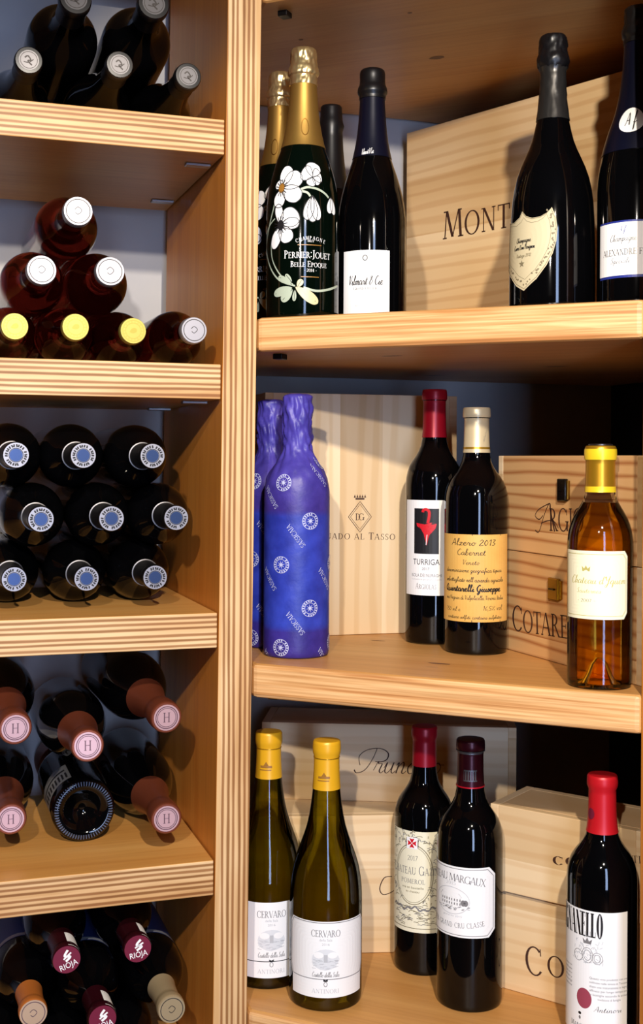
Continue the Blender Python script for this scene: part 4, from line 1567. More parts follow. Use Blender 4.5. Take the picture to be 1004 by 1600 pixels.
p.polys(outline([(cxl + (a - cxl) * .94, cyl_ + (b_ - cyl_) * .90) for a, b_ in lab], 0.0005), M['olive_ink'])
c0 = B.pt(915, 889)
p.polys([[(c0[0] - 6 * k, c0[1] - 4 * k), (c0[0] + 6 * k, c0[1] - 4 * k), (c0[0] + 7 * k, c0[1] + 4 * k), (c0[0] + 3 * k, c0[1]), (c0[0], c0[1] + 5 * k), (c0[0] - 3 * k, c0[1]), (c0[0] - 7 * k, c0[1] + 4 * k)]], M['olive_ink'])
for txt, px_, py_, h, w in (("Chateau d'Yquem", 933, 913, 13, 92), ('Sauternes', 918, 927, 8, 40)):
    c0 = B.pt(px_, py_)
    p.polys(centred(fit(script, txt, w * k, h * k, pen=.1), *c0), M['olive_ink'])
c0 = B.pt(915, 941)
p.polys(centred(fit(serif, '- 2007 -', 30 * k, 5 * k), *c0), M['sepia'])
p.build('paper_label', B.root)

# --- bottom shelf


def cervaro(label, px, Y, top_py, lab, chamf, cx_t):
    H = at_Y(px, top_py, Y).z - z_t3
    B = Bottle('white_wine_bottle', label, px, 1460, Y, z_t3, 0.0432, H, BURG, BURG_LIP, M['glass_olive'])
    cp = B.capsule(H * .815, M['yellow_foil'])
    B.band(H * .935, H * .938, M['ochre_foil'], 'capsule_ring', 0.0011, cp)
    p = Print(B, 0.0010)
    k = B.px_m
    cr = B.R / 0.0150
    y0 = H * .862
    x0 = -4 * k * cr
    p.polys(grid(x0 - 9 * k * cr, y0, x0 + 9 * k * cr, y0 + 3.5 * k), M['ochre'])
    p.polys([[(x0 - 4 * k * cr, y0 + 3.5 * k), (x0 + 4 * k * cr, y0 + 3.5 * k), (x0, y0 + 10 * k)]], M['ochre'])
    p.polys(grid(x0 - 10 * k * cr, y0 - 4 * k, x0 + 8 * k * cr, y0 - 2.5 * k), M['ochre'])
    p.build('capsule_crest', cp)
    p = Print(B)
    xa, xb, ya, yb = lab
    xm = cx_t
    w = xb - xa
    h = ya - yb
    if chamf:
        c_ = 7 * k
        P = [(xa + c_ * .9, yb), (xb - c_ * .9, yb), (xb - c_ * .8, yb + h * .235), (xb + .3 * k, yb + h * .36), (xb, ya - c_ * 1.3), (xb - c_ * .9, ya), (xa + c_ * .9, ya), (xa, ya - c_ * 1.3), (xa - .3 * k, yb + h * .36), (xa + c_ * .8, yb + h * .235)]
        p.polys(fill(P, 12, 0.003), M['paper'], 0)
        cxl, cyl_ = (xa + xb) / 2, yb + h * .5
        Q = [P[2], P[3], P[4], P[5], P[6], P[7], P[8], P[9]]
        p.polys(outline([(cxl + (a - cxl) * .965, cyl_ + (b_ - cyl_) * .965) for a, b_ in Q], 1.1 * k), M['soft_ink'])
    else:
        p.polys(grid(xa, ya, xb, yb, 0.003), M['paper'], 0)
        p.polys(grid(xa, yb + h * .215, xb, yb + h * .225), M['ink'])
    yy = lambda f_: yb + h * f_
    p.polys(centred(fit(serif, 'CERVARO', 47 * k, 10.5 * k, gap=-0.02), xm, yy(.80)), M['soft_ink'], 2)
    p.polys(centred(fit(sans, 'della Sala', 20 * k, 4 * k), xm, yy(.745)), M['pale_ink'], 2)
    p.polys(centred(fit(sans, '2016', 12 * k, 3.4 * k), xm, yy(.69)), M['pale_ink'], 2)
    # engraved view of a castle in a rounded frame
    ew, eh, ex, ey = 41 * k, 31 * k, xm, yy(.50)
    p.polys(fill(smooth_line(ell(ex, ey, ew / 2 * 1.08, eh / 2 * 1.08, 8), 2), 3), M['faint_ink'], 1)
    p.polys([[(ex - 3 * k, ey - 4 * k), (ex + 3 * k, ey - 4 * k), (ex + 3 * k, ey + 8 * k), (ex - 3 * k, ey + 8 * k)]], M['pale_ink'], 2)
    r_ = random.Random(5)
    for i in range(26):
        x, y = ex + r_.uniform(-.46, .46) * ew, ey + r_.uniform(-.45, .0) * eh
        p.polys(stroke([(x - 3 * k, y), (x + 3 * k, y + r_.uniform(-1, 1) * k)], .7 * k), M['pale_ink'], 2)
    for sx_ in (-1, 1):
        p.polys(fill(ell(ex + sx_ * 11 * k, ey + 7 * k, 8 * k, 5 * k, 12), 2), M['paper'], 2)
    p.polys(centred(fit(script, 'Castello della Sala', 43 * k, 8 * k, pen=.09, thin=.05), xm, yy(.275)), M['soft_ink'], 2)
    p.polys([[(xm - 3 * k, yy(.215)), (xm + 3 * k, yy(.215)), (xm + 4 * k, yy(.25)), (xm, yy(.235)), (xm - 4 * k, yy(.25))]], M['ink'], 2)
    p.polys(outline(ell(xm, yy(.18), 2.6 * k, 3.6 * k, 10), .9 * k), M['soft_ink'], 2)
    p.polys(centred(fit(serif, 'ANTINORI', 43 * k, 6.5 * k, gap=.06), xm, yy(.062)), M['pale_ink'], 2)
    p.build('paper_label', B.root)
    return B


tmp = Bottle('white_wine_bottle', 'x', 508, 1460, 1.447, z_t3, 0.0432, 0.305, BURG, BURG_LIP, None)
La = (tmp.pt(455, 1490)[0], tmp.pt(563, 1490)[0], tmp.zz(1441), tmp.zz(1560))
ct = tmp.pt(508, 1500)[0]
bpy.data.objects.remove(tmp.root)
cervaro('yellow capped olive bottle with ornate cornered white label, front one of two', 508.5, 1.447, 1157, La, True, ct)
tmp = Bottle('white_wine_bottle', 'x', 418, 1460, 1.505, z_t3, 0.0432, 0.305, BURG, BURG_LIP, None)
La = (-1.25 * 0.0432, tmp.pt(453, 1470)[0], tmp.zz(1411), tmp.zz(1529))
ct = tmp.pt(424, 1480)[0]
bpy.data.objects.remove(tmp.root)
cervaro('yellow capped olive bottle with plain rectangular label, half hidden by the upright and its twin', 418, 1.505, 1143, La, False, ct)

# --- cream label with red cross
Y = 1.540
B = Bottle('wine_bottle', 'red capped dark bottle with cream engraved label and small red cross', 661, 1460, Y, z_t3, 0.0375, at_Y(668, 1135, Y).z - z_t3, BORD, BORD_LIP, M['glass'])
B.capsule(B.zz(1200), M['red_foil'])
k = B.px_m
p = Print(B)
c0 = B.pt(644, 1380)[0]
ya, yb = B.zz(1301), B.zz(1459)
p.polys(grid(c0 - 0.0365, ya, c0 + 0.0365, yb, .003), M['cream'], 0)
zz_ = lambda py_: B.zz(py_, 645)
oy = zz_(1367)
p.polys(outline(ell(c0, oy, 33 * k, 47 * k, 40), 1.2 * k), M['sepia'])
p.polys(outline(ell(c0, oy, 30 * k, 44 * k, 40), .7 * k), M['sepia'])
r_ = random.Random(11)
for i in range(430):          # engraved scrolls and landscape outside the oval
    x, y = c0 + r_.uniform(-40, 40) * k, r_.uniform(yb + 10 * k, ya - 4 * k)
    dx, dy = (x - c0) / (35 * k), (y - oy) / (49 * k)
    low = y < zz_(1418)
    if dx * dx + dy * dy < 1 or (not low and r_.random() < .45 and y < zz_(1345)):
        continue
    L_ = r_.uniform(2, 6) * k
    an = r_.uniform(-.5, .5) if low else r_.uniform(0, PI)
    p.polys(stroke(smooth_line([(x, y), (x + math.cos(an) * L_, y + math.sin(an) * L_ + 1 * k), (x + math.cos(an) * 2 * L_, y + math.sin(an) * L_)], 2), .9 * k), M['sepia'] if r_.random() < .6 else M['soft_ink'])
x0, y0 = c0 - 1 * k, zz_(1318)
p.polys(grid(x0 - 9 * k, y0 - 9 * k, x0 + 9 * k, y0 + 9 * k), M['paper'], 2)
for i in range(4):
    a = PI / 2 * i
    p.polys(place([[(1.0 * k, -1 * k), (7.5 * k, -4.2 * k), (6.3 * k, 0), (7.5 * k, 4.2 * k), (1.0 * k, 1 * k)]], x0, y0, a), M['red_ink'], 3)
for sx_ in (-1, 1):
    p.polys(stroke([(x0 + sx_ * 10 * k, y0 - 6 * k), (x0 + sx_ * 10 * k, y0 + 6 * k)], 1.2 * k), M['ink'], 3)
for txt, py_, h, w, fn, m_ in (('2017', 1345, 7.5, 17, serif, 'soft_ink'), ('Chateau Gazin', 1367, 14, 84, serif, 'soft_ink'), ('POMEROL', 1381, 7, 40, serif, 'soft_ink'), ('mis en bouteille', 1389, 3.4, 36, sans, 'sepia'), ('au chateau', 1395, 3.2, 22, sans, 'sepia')):
    p.polys(centred(fit(fn, txt, w * k, h * k), c0, zz_(py_)), M[m_], 2)
for i in range(40):
    x = c0 + (-38 + 76 * i / 40) * k
    y = zz_(1420) + (2 * math.sin(i * .9) + 2 * math.sin(i * .37)) * k
    p.polys(fill(ell(x, y, 1.8 * k, 1.4 * k, 7), 1), M['soft_ink'], 2)
p.polys(grid(c0 - .034, yb + 6 * k, c0 + .034, yb + 7 * k), M['sepia'], 2)
p.build('paper_label', B.root)

# --- white chamfered label with chateau engraving
Y = 1.442
B = Bottle('wine_bottle', 'dark bottle with deep maroon capsule and white cut-cornered label of a mansion', 733, 1460, Y, z_t3, 0.0390, at_Y(737, 1155, Y).z - z_t3, BORD, BORD_LIP, M['glass'])
cp = B.capsule(B.zz(1233), M['maroon_foil'])
B.band(B.zz(1180), B.zz(1176.5), M['grey_foil'], 'capsule_ring', 0.0010, cp)
B.band(B.zz(1233), B.zz(1231), M['red_foil'], 'capsule_ring', 0.0010, cp)
p = Print(B, 0.0011)
k = B.px_m
p.polys(grid(-0.009 * 2.2, B.zz(1222), 0.009 * 2.2, B.zz(1204), .004), M['grey_foil'], 0)
for i in range(6):
    x = -0.018 + i * .007
    p.polys([rect(x, B.zz(1220), x + .003, B.zz(1206))], M['maroon_foil'], 1)
p.build('capsule_stamp', cp)
p = Print(B)
xb = B.pt(772.5, 1400)[0]
ya, yb = B.zz(1357, 733), B.zz(1467, 733)
c0 = B.pt(704, 1400)[0]
xa = 2 * c0 - xb
xa = min(xa, -1.3 * B.R)
ch = 12 * k
lab = [(xa, yb), (xb - ch, yb), (xb, yb + ch), (xb, ya - ch), (xb - ch, ya), (xa, ya)]
p.polys(fill(lab, 12, .003), M['paper'], 0)
cxl, cyl_ = (xa + xb) / 2, (ya + yb) / 2
p.polys(outline([(cxl + (a - cxl) * .955, cyl_ + (b_ - cyl_) * .94) for a, b_ in lab], 1.0 * k), M['soft_ink'])
# arched title
title = 'CHATEAU MARGAUX'
Wt = 116 * k
xt = B.pt(757, 1380)[0] - Wt
xx = 0
ws = [glyph(c_)[1] + .12 for c_ in title]
tot = sum(ws)
yt = B.zz(1384, 733)
for c_, w_ in zip(title, ws):
    g, gw = serif(c_, 11.5 * k, 1.0)
    f_ = (xx + w_ / 2) / tot
    bend = -(2 * (f_ - .5)) ** 2 * 7 * k
    p.polys(centred((g, gw), xt + f_ * Wt, yt + 4 * k + bend, -(f_ - .5) * .30), M['soft_ink'])
    xx += w_
ox, oy = B.pt(704, 1402)[0], B.zz(1411, 733)
p.polys(outline(ell(ox, oy, 31 * k, 21 * k, 36), .8 * k), M['pale_ink'])
p.polys([rect(ox - 20 * k, oy - 8 * k, ox + 17 * k, oy + 6 * k)], M['pale_ink'], 1)
p.polys([rect(ox - 6 * k, oy - 8 * k, ox + 4 * k, oy + 7 * k)], M['paper'], 2)
p.polys([[(ox - 22 * k, oy + 6 * k), (ox + 19 * k, oy + 6 * k), (ox + 14 * k, oy + 12 * k), (ox - 17 * k, oy + 12 * k)]], M['soft_ink'], 1)
for i in range(8):
    for j in range(2):
        x, y = ox + (-17 + i * 4.6) * k, oy + (-6 + j * 6) * k
        p.polys([rect(x, y, x + 1.7 * k, y + 3.6 * k)], M['soft_ink'], 3)
for i in range(30):
    x, y = ox + r_.uniform(-28, 28) * k, oy - r_.uniform(8, 14) * k
    p.polys(stroke([(x, y), (x + 4 * k, y + r_.uniform(-1, 1) * k)], .7 * k), M['soft_ink'], 2)
for sx_ in (21, 25):
    p.polys(fill(ell(ox + sx_ * k, oy - 2 * k, 4 * k, 5 * k, 10), 1), M['soft_ink'], 1)
p.polys(centred(fit(serif, '2015', 18 * k, 5 * k), ox, B.zz(1386, 733)), M['pale_ink'])
tt = 'PREMIER GRAND CRU CLASSE'
Wt = 118 * k
xt = B.pt(757, 1450)[0] - Wt
ws = [glyph(c_)[1] + .1 for c_ in tt]
tot, xx = sum(ws), 0
for c_, w_ in zip(tt, ws):
    g, gw = serif(c_, 8 * k, .82)
    f_ = (xx + w_ / 2) / tot
    p.polys(centred((g, gw), xt + f_ * Wt, B.zz(1453, 733) + (2 * (f_ - .5)) ** 2 * 5 * k, (f_ - .5) * .22), M['soft_ink'])
    xx += w_
p.polys(centred(fit(sans, 'grand vin 2015', 34 * k, 3 * k), ox + 2 * k, B.zz(1436, 733)), M['pale_ink'])
p.build('paper_label', B.root)

# --- scarlet capsule, tall condensed lettering
Y = 1.338
B = Bottle('wine_bottle', 'scarlet capped dark bottle with tall white label and round dusky red seal', 939, 1500, Y, z_t3, 0.0382, at_Y(949, 1211, Y).z - z_t3, BORD, BORD_LIP, M['glass'])
cp = B.capsule(B.zz(1306), M['scarlet_foil'])
B.band(B.H * .952, B.H * .955, M['maroon_foil'], 'capsule_ring', 0.0007, cp)
p = Print(B, 0.0011)
k = B.px_m
p.polys(fill(ell(-0.0335, B.zz(1275), 0.0125, 9 * k, 16), 2), M['maroon_top'], 0)
p.build('capsule_seal', cp)
p = Print(B)
xb = B.pt(979, 1500)[0]
ya, yb = B.zz(1427), 0.020
xa = -1.45 * B.R
p.polys(grid(xa, ya, xb, yb, .003), M['paper'], 0)
x1 = B.pt(942, 1460)[0]
P, w = fit(serif, 'TIGNANELLO', 92 * k, 38 * k, gap=.06, bold=2.5)
p.polys(place(P, x1 - w, ya - 41 * k), M['ink'])
cx_, cy_ = B.pt(917, 1490)[0], ya - 70 * k
for (rx, ry, dx, dy) in ((9, 12, 0, 0), (6, 8, 0, 0), (8, 9, 16, -3), (5, 6, 16, -3), (8, 9, -16, -3)):
    p.polys(outline(ell(cx_ + dx * k, cy_ + dy * k, rx * k, ry * k, 16), .8 * k), M['soft_ink'])
for i in range(60):
    x, y = cx_ + r_.uniform(-24, 24) * k, cy_ + r_.uniform(-16, 20) * k
    an = r_.uniform(0, PI)
    p.polys(stroke([(x, y), (x + 5 * k * math.cos(an), y + 5 * k * math.sin(an))], .8 * k), M['pale_ink'])
p.polys([[(cx_ - 6 * k, cy_ + 18 * k), (cx_ + 6 * k, cy_ + 18 * k), (cx_ + 8 * k, cy_ + 26 * k), (cx_ + 3 * k, cy_ + 22 * k), (cx_, cy_ + 28 * k), (cx_ - 3 * k, cy_ + 22 * k), (cx_ - 8 * k, cy_ + 26 * k)]], M['soft_ink'], 2)
p.polys(centred(fit(serif, '2016', 12 * k, 4 * k), cx_, ya - 43 * k), M['pale_ink'])
tx = ['Questo vino prodotto con uve', 'coltivate nella tenuta in Toscana', 'dopo una maturazione in legno', 'affinato per lungo tempo poi', 'in bottiglia secondo la antica', 'tradizione di famiglia']
for i, t_ in enumerate(tx):
    c0 = B.pt(952, 1500)[0]
    p.polys(centred(fit(sans, t_, (62 if i < 5 else 36) * k, 3.4 * k), c0, ya - (106 + 6.4 * i) * k), M['soft_ink'])
    p.polys(centred(fit(sans, t_[:10], 22 * k, 3.2 * k), B.pt(891, 1500)[0] - .004, ya - (96 + 6.4 * i) * k), M['soft_ink'])
p.polys(fill(ell(B.pt(912, 1500)[0], ya - 139 * k, 13 * k, 16 * k, 24), 4), M['seal'], 1)
c0 = B.pt(950, 1500)
p.polys(centred(fit(script, 'Antinori', 44 * k, 9 * k, pen=.1), c0[0], ya - 156 * k), M['ink'])
c0 = B.pt(906, 1500)
p.polys(fill(ell(c0[0], ya - 164 * k, 3 * k, 2.4 * k, 8), 1), M['ink'])
p.polys(fill(ell(c0[0], ya - 171 * k, 2 * k, 3 * k, 8), 1), M['soft_ink'])
p.polys(centred(fit(serif, 'Marchese', 40 * k, 8 * k), c0[0] + .001, ya - 187 * k), M['ink'])
p.build('paper_label', B.root)

# ------------------------------------------------------------------ lying bottles


def left_w(px, py, w):
    """photo pixel -> world point on the plane w metres behind the rack's front"""
    d = ray(px, py)
    t = Dax.dot(O2 + Dax * w) / (d.x * Dax.x + d.y * Dax.y)
    return CAMP + d * t


PROTO = {}


def disc(B_pr, rad_, zt_, polys, m, layer):
    B_pr.polys(polys, m, layer)


def lying_mesh(kind):
    """builds the parts of one kind of lying bottle under an Empty; local z runs from base to mouth"""
    R, H, shape, lip, glass, cap, cap_from, disc_kind = kind
    root = bpy.data.objects.new('wine_bottle', None)
    COL.objects.link(root)
    root.empty_display_size = .02
    prof = scaled(shape + lip, R, H)
    rad = rad_of(scaled(shape, R, H) + scaled(lip[:-1], R, H))
    b = MB()
    b.lathe(prof, 48)
    b.build('glass_body', M[glass], root)
    b = MB()
    z0 = H * cap_from
    P = [(rad(z0), z0)] + sub_profile(rad, z0 + .0002, H - .003, .0006, 12) + [(rad(H - .003) + .0004, H - .001), (rad(H - .003) - .0006, H + .0005), (rad(H - .003) * .55, H + .0008), (0, H + .0008)]
    b.lathe(P, 40)
    cp = b.build('capsule', M[cap], root)
    rd = rad(H - .004) * (0.74 if disc_kind == 'grey' else 1.0)
    p = Print(mapf=lambda x, y, l: (-x, -y, H + .0010 + l * .00012))
    if disc_kind == 'ring':
        p.polys(fill(ell(0, 0, rd * .96, rd * .96), 2), M['silver_foil'], 0)
        p.polys(fill(ell(0, 0, rd * .50, rd * .50), 2), M['blue_disc'], 1)
        p.polys(outline(ell(0, 0, rd * .54, rd * .54), rd * .05), M['ink'], 2)
        for i in range(26):
            if i % 7 == 6:
                continue
            a = 2 * PI * i / 26
            q = [(math.cos(a + (.05 if i % 3 else -.05)) * rd * .63, math.sin(a + (.05 if i % 3 else -.05)) * rd * .63), (math.cos(a) * rd * .84, math.sin(a) * rd * .84)]
            p.polys(stroke(q, rd * .12), M['ink'], 2)
    elif disc_kind in ('silver', 'lime', 'grey', 'rose', 'pale', 'orange'):
        base, line = {'silver': ('silver_foil', 'emboss_grey'), 'grey': ('grey_foil', 'emboss_grey'), 'lime': ('lime_foil', 'emboss_lime'), 'rose': ('rose_disc', 'emboss_shadow'), 'pale': ('beige_foil', 'emboss_grey'),
                      'orange': ('pale_copper', 'emboss_shadow')}[disc_kind]
        ko = .84 if disc_kind == 'rose' else .98
        p.polys(fill(ell(0, 0, rd * ko, rd * ko), 3), M[base], 0)
        p.polys(outline(ell(0, 0, rd * ko * .84, rd * ko * .84), rd * .06), M[line], 1)
        if disc_kind == 'rose':
            p.polys(outline(ell(0, 0, rd * .60, rd * .60), rd * .04), M[line], 1)
            p.polys(centred(serif('H', rd * .62, .9), 0, -rd * .3), M[line], 1)
        elif disc_kind == 'lime':
            p.polys(outline(ell(0, 0, rd * .6, rd * .6), rd * .05), M[line], 1)
            for i in range(18):
                a = 2 * PI * i / 18
                p.polys(stroke([(math.cos(a) * rd * .64, math.sin(a) * rd * .64), (math.cos(a) * rd * .76, math.sin(a) * rd * .76)], rd * .05), M[line], 1)
            p.polys(fill(petal(-rd * .3, -rd * .1, 20, rd * .6, rd * .4), 1), M[line], 1)
        elif disc_kind == 'grey':
            p.polys(stroke(smooth_line([(-rd * .4, rd * .2), (-.1 * rd, rd * .4), (.2 * rd, 0), (-.1 * rd, -.1 * rd), (.3 * rd, -.5 * rd)]), rd * .14), M[line], 1)
            p.polys(stroke(smooth_line([(-rd * .5, -rd * .2), (0, -rd * .25), (.45 * rd, .1 * rd)]), rd * .09), M[line], 1)
        else:
            p.polys(stroke(smooth_line([(-rd * .25, rd * .1), (.0, rd * .28), (.25 * rd, .05 * rd), (0, -.22 * rd), (-.2 * rd, -.1 * rd)]), rd * .05), M[line], 1)
    elif disc_kind == 'stamp':
        p.polys(fill(ell(0, 0, rd * .98, rd * .98), 3), M['maroon_top'], 0)
        p.polys(centred(fit(sans, 'RIOJA', rd * 1.3, rd * .42), 0, -rd * .62), M['white_print'], 1)
        p.polys(stroke(smooth_line([(-rd * .1, -rd * .1), (rd * .3, rd * .1), (-.05 * rd, rd * .3), (rd * .3, rd * .62)]), rd * .17), M['white_print'], 1)
        p.polys(stroke([(-rd * .2, rd * .1), (rd * .45, rd * .35)], rd * .12), M['white_print'], 1)
    p.build('foil_disc', cp)
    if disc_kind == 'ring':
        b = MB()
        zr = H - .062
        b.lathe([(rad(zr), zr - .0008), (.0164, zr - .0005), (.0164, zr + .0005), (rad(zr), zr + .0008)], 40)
        b.build('neck_glint_ring', M['grey_foil'], root)  # grey ring modelled in place of the shoulder's reflection arc
    if disc_kind == 'stamp':
        # paper seal strip folded over the mouth
        p = Print(mapf=lambda x, y, l: ((rad(y) + .0012 + l * .0001) * math.sin(x / .0148), -(rad(y) + .0012 + l * .0001) * math.cos(x / .0148), y))
        xc = -.0148 * 1.05
        p.polys([[(xc - .0085 + .017 * i / 6, H - .001), (xc - .0085 + .017 * (i + 1) / 6, H - .001), (xc - .0085 + .017 * (i + 1) / 6, H - .040), (xc - .0085 + .017 * i / 6, H - .040)] for i in range(6)], M['paper'], 0)
        for j in range(4):
            yb_ = H - .006 - j * .0042
            p.polys([rect(xc - .006, yb_ - .0012, xc + .006, yb_)], M['soft_ink'], 1)
        p.polys([[(xc - .007 + .014 * i / 4, H - .026), (xc - .007 + .014 * (i + 1) / 4, H - .026), (xc - .007 + .014 * (i + 1) / 4, H - .038), (xc - .007 + .014 * i / 4, H - .038)] for i in range(4)], M['ink'], 1)
        p.build('paper_seal', cp)
    return root


def kids(o):
    return [c for c in bpy.data.objects if c.parent == o]


def copy_tree(o, parent=None):
    c = o.copy()
    COL.objects.link(c)
    if parent:
        c.parent = parent
    for ch in kids(o):
        copy_tree(ch, c)
    return c


USED = {}


def lie(kind_key, label, tip, back=None, group=None, name=None, spin=0.0):
    """mouth of the bottle at tip (world); back = a world point on its axis further from the mouth (default: straight into the rack)"""
    if kind_key not in PROTO:
        PROTO[kind_key] = lying_mesh(KINDS[kind_key])
        r = PROTO[kind_key]
    else:
        r = copy_tree(PROTO[kind_key])
    H = KINDS[kind_key][1]
    ax = (tip - back).normalized() if back else -Dax
    up = Vector((0, 0, 1))
    y_ = -(up - ax * up.dot(ax)).normalized()      # local -y points up
    x_ = y_.cross(ax)
    Mx = Matrix((x_, y_, ax)).transposed().to_4x4()
    r.matrix_world = Matrix.Translation(tip - ax * H) @ Mx @ Matrix.Rotation(spin, 4, 'Z')
    r['label'] = label
    r['category'] = 'bottle'
    if group:
        r['group'] = group
    if name:
        r.name = name
    return r


KINDS = {
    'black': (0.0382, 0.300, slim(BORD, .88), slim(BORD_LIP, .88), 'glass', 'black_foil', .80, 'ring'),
    'cellar': (0.0395, 0.310, BURG, BURG_LIP, 'glass', 'black_foil', .86, 'grey'),
    'cellar_up': (0.0420, 0.310, BORD, BORD_LIP, 'glass', 'black_foil', .86, 'grey'),
    'rose_low': (0.0340, 0.300, BORD, BORD_LIP, 'glass_rose', 'silver_foil', .955, 'silver'),
    'rose': (0.0378, 0.300, BORD, BORD_LIP, 'glass_rose', 'silver_foil', .955, 'silver'),
    'rose_gold': (0.0340, 0.300, BORD, BORD_LIP, 'glass_rose', 'lime_foil', .955, 'lime'),
    'copper': (0.0424, 0.305, CHAMP, [(.40, .902), (.42, .915), (.42, .985), (.40, .997), (.30, 1.0), (0, 1.0)], 'glass', 'copper_foil', .66, 'rose'),
    'stamp': (0.0364, 0.300, BORD, BORD_LIP, 'glass', 'maroon_foil', .82, 'stamp'),
    'plain': (0.0364, 0.300, BORD, BORD_LIP, 'glass', 'black_foil', .82, 'grey'),
    'orange': (0.0364, 0.300, BORD, BORD_LIP, 'glass', 'orange_foil', .82, 'orange'),
    'beige': (0.0364, 0.300, BORD, BORD_LIP, 'glass', 'beige_foil', .80, 'pale'),
}

# top compartment: three in front, two lying over them
g = 'dark bottles in the top compartment'
rz_ = S_TOP[0] + 0.0398
for (px, py), lb in (((45, 94), 'dark bottle with grey foil end, lowest row of the top compartment, farthest from the upright'), ((187, 101), 'dark bottle with grey foil end, middle of the front row in the top compartment'),
                     ((294, 119), 'dark bottle with grey foil end, top compartment, next to the upright')):
    lie('cellar', lb, at_Z(px, py, rz_), None, g)
for cap, body, lb in (((118, -2), (96, 68), 'dark bottle resting on the front row of the top compartment, farther from the upright'), ((240, 6), (211, 72), 'dark bottle resting on the front row of the top compartment, nearer the upright')):
    lie('cellar_up', lb, left_w(cap[0], cap[1], .012), left_w(body[0], body[1], .135), g)

# second compartment: pyramid of rose wine
g = 'rose wine bottles in a pyramid'
rz_ = S_TOP[1] + 0.0343
for (px, py), kd, lb in (((23, 510), 'rose_gold', 'rose bottle with pale gold end, bottom row of the pyramid, farthest from the upright'), ((118, 511), 'rose_gold', 'rose bottle with pale gold end, bottom row of the pyramid, second from the far end'),
                         ((208, 517), 'rose_gold', 'rose bottle with pale gold end, bottom row, beside the silver ended one'), ((303, 516), 'rose_low', 'rose bottle with silver end, bottom row, next to the upright')):
    lie(kd, lb, at_Z(px, py, rz_), None, g, 'rose_bottle')
for (px, py), kd, lb in (((65, 422), 'rose', 'rose bottle with silver end, middle row of the pyramid, farther from the upright'), ((172, 424), 'rose', 'rose bottle with silver end, middle row of the pyramid, nearer the upright'),
                         ((122, 330), 'rose', 'rose bottle with silver end at the very top of the pyramid')):
    lie(kd, lb, left_w(px, py, .012), None, g, 'rose_bottle')

# third compartment: nine black bottles
g = 'black bottles with lettered silver ends'
rows = ['bottom', 'middle', 'top']
pos = ['farthest from the upright', 'in the centre of its row', 'nearest the upright']
rz_ = S_TOP[2] + 0.0385
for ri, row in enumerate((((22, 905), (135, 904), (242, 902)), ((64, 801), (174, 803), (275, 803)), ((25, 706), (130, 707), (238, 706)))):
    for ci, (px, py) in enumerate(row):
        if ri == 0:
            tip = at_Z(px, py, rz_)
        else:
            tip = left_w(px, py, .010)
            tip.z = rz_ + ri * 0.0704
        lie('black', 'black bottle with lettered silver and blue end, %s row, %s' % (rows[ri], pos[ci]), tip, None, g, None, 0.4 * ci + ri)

# fourth compartment: copper capsules and one bottle turned round
g = 'bottles with copper foil necks'
rz_ = S_TOP[3] + 0.0428
lie('copper', 'copper foiled bottle on the shelf board, left of the bottle lying base outwards', at_Z(17, 1280, rz_), None, g)
lie('copper', 'copper foiled bottle on the shelf board, between the turned bottle and the upright', at_Z(260, 1279, rz_), None, g)
lie('copper', 'copper foiled bottle in the upper row, beside the upright', left_w(260, 1121, .004), left_w(212, 1076, .16), g)
lie('copper', 'copper foiled bottle in the upper row, farthest from the upright', left_w(24, 1138, .006), left_w(2, 1090, .16), g)
lie('copper', 'copper foiled bottle lying directly above the turned bottle', left_w(137, 1165, -.002), left_w(112, 1129, .17), g)
RT = 0.0378
bc = at_Z(131, 1267, S_TOP[3] + RT + .0004)
root = thing('wine_bottle', 'dark bottle lying base outwards with ridged base ring and silver label', 'bottle')
x_ = Vector((0, 0, 1)).cross(Dax)
root.matrix_world = Matrix.Translation(bc) @ Matrix((x_, Vector((0, 0, 1)), Dax)).transposed().to_4x4() @ Matrix.Rotation(PI, 4, 'Z')
prof = scaled([(0, .075), (.10, .075), (.12, .068), (.3, .060), (.5, .03), (.62, .012), (.70, .004), (.80, 0), (.90, .003), (.965, .011), (1.0, .028)] + BORD[6:] + BORD_LIP, RT, 0.270)
b = MB()
b.lathe(prof, 64)
b.build('glass_body', M['glass'], root)
b = MB()
for i in range(64):
    a = 2 * PI * i / 64
    cx_, cy_ = math.cos(a) * RT * .84, math.sin(a) * RT * .84
    Mx = Matrix.Translation((cx_, cy_, 0.0002)) @ Matrix.Rotation(a, 4, 'Z')
    vs = [Mx @ Vector(q) for q in ((-.0028, -.0008, 0.0006), (.0028, -.0008, 0.0006), (.0028, .0008, 0.0006), (-.0028, .0008, 0.0006), (-.0018, -.0003, -.0012), (.0018, -.0003, -.0012), (.0018, .0003, -.0012), (-.0018, .0003, -.0012))]
    b.add(vs, [(0, 1, 2, 3), (7, 6, 5, 4), (0, 4, 5, 1), (1, 5, 6, 2), (2, 6, 7, 3), (3, 7, 4, 0)])
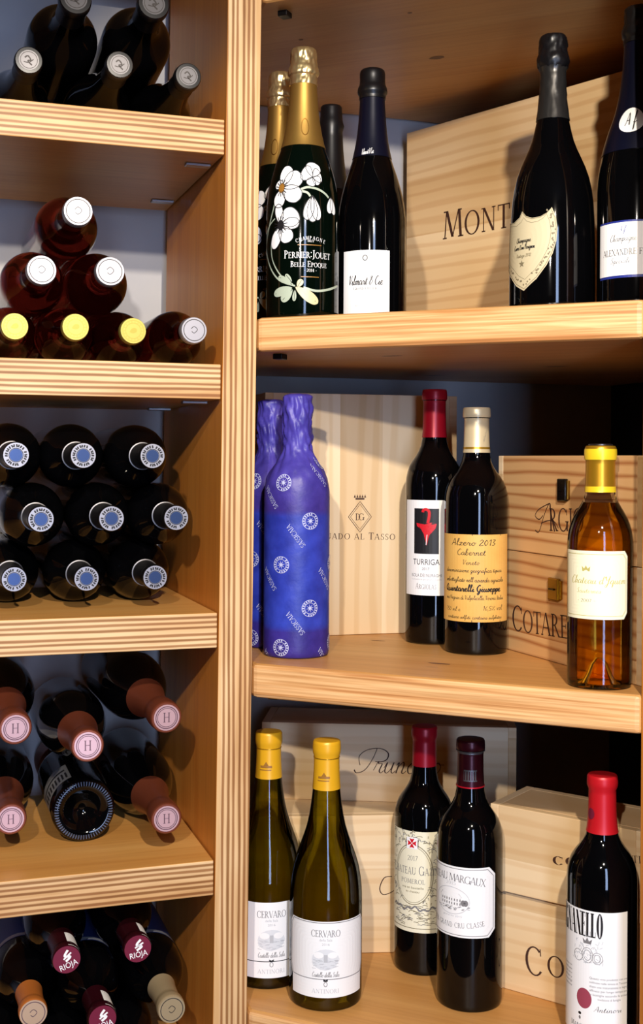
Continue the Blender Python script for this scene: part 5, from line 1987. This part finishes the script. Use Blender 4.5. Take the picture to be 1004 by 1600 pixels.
b.build('base_ridges', M['ridge'], root)
rdT = rad_of([q for q in prof if q[0] > RT * .85])
class _T: pass
tb = _T(); tb.R = RT; tb.rad = rdT
p = Print(tb)
x0 = -0.75 * RT
p.polys(grid(x0 - .036, .022, x0 + .016, .085, .003), M['silver_label'], 0)
for i in range(9):
    p.polys([rect(x0 - .030 + i * .005, .030, x0 - .0275 + i * .005, .052)], M['ink'], 1)
p.polys(grid(x0 - .032, .060, x0 + .012, .066, .003), M['ink'], 1)
p.build('paper_label', root)
b = MB()
b.lathe([(rdT(.215) + .0005, .215)] + sub_profile(rdT, .216, .266, .0007, 8) + [(0.012, .2712), (0, .2712)], 40)
b.build('capsule', M['copper_foil'], root)

# fifth compartment, cut by the lower edge
g = 'bottles in the lowest compartment'
rz_ = ZC - 0.6206
lows = []
lows.append(lie('orange', 'bottle with orange capsule in the lowest visible compartment', at_Z(52, 1583, rz_), None, g))
lows.append(lie('stamp', 'maroon capped bottle with paper seal, lowest row, beside the beige capped one', at_Z(160, 1592, rz_), None, g, None, .25))
lows.append(lie('beige', 'bottle with dull beige capsule next to the upright, lowest compartment', at_Z(268, 1577, rz_), None, g))
lie('stamp', 'maroon capped bottle with paper seal, upper row, farther from the upright', left_w(104, 1499, .010), None, g, None, .35)
lie('stamp', 'maroon capped bottle with paper seal, upper row, nearer the upright', left_w(215, 1482, .010), None, g, None, .15)
for (px_, lb) in ((0, 'dark bottle under the orange capped one, farthest from the upright'), (106, 'dark bottle underneath, between the orange capped and the lower maroon capped bottles'),
                 (216, 'dark bottle underneath, between the lower maroon capped and the beige capped bottles')):
    lie('plain', lb, at_Z(px_, 1672, S5 + 0.0367), None, g)
for r in lows:
    tb = _T(); tb.R = .0364; tb.rad = rad_of(scaled([q for q in BORD if q[0] > .3], .0364, .300))
    p = Print(tb)
    p.polys(grid(-.040, .045, .040, .165, .003), M['blue_label'], 0)
    p.polys(grid(-.040, .155, .040, .163, .003), M['pale_ink'], 1)
    p.build('paper_label', r)
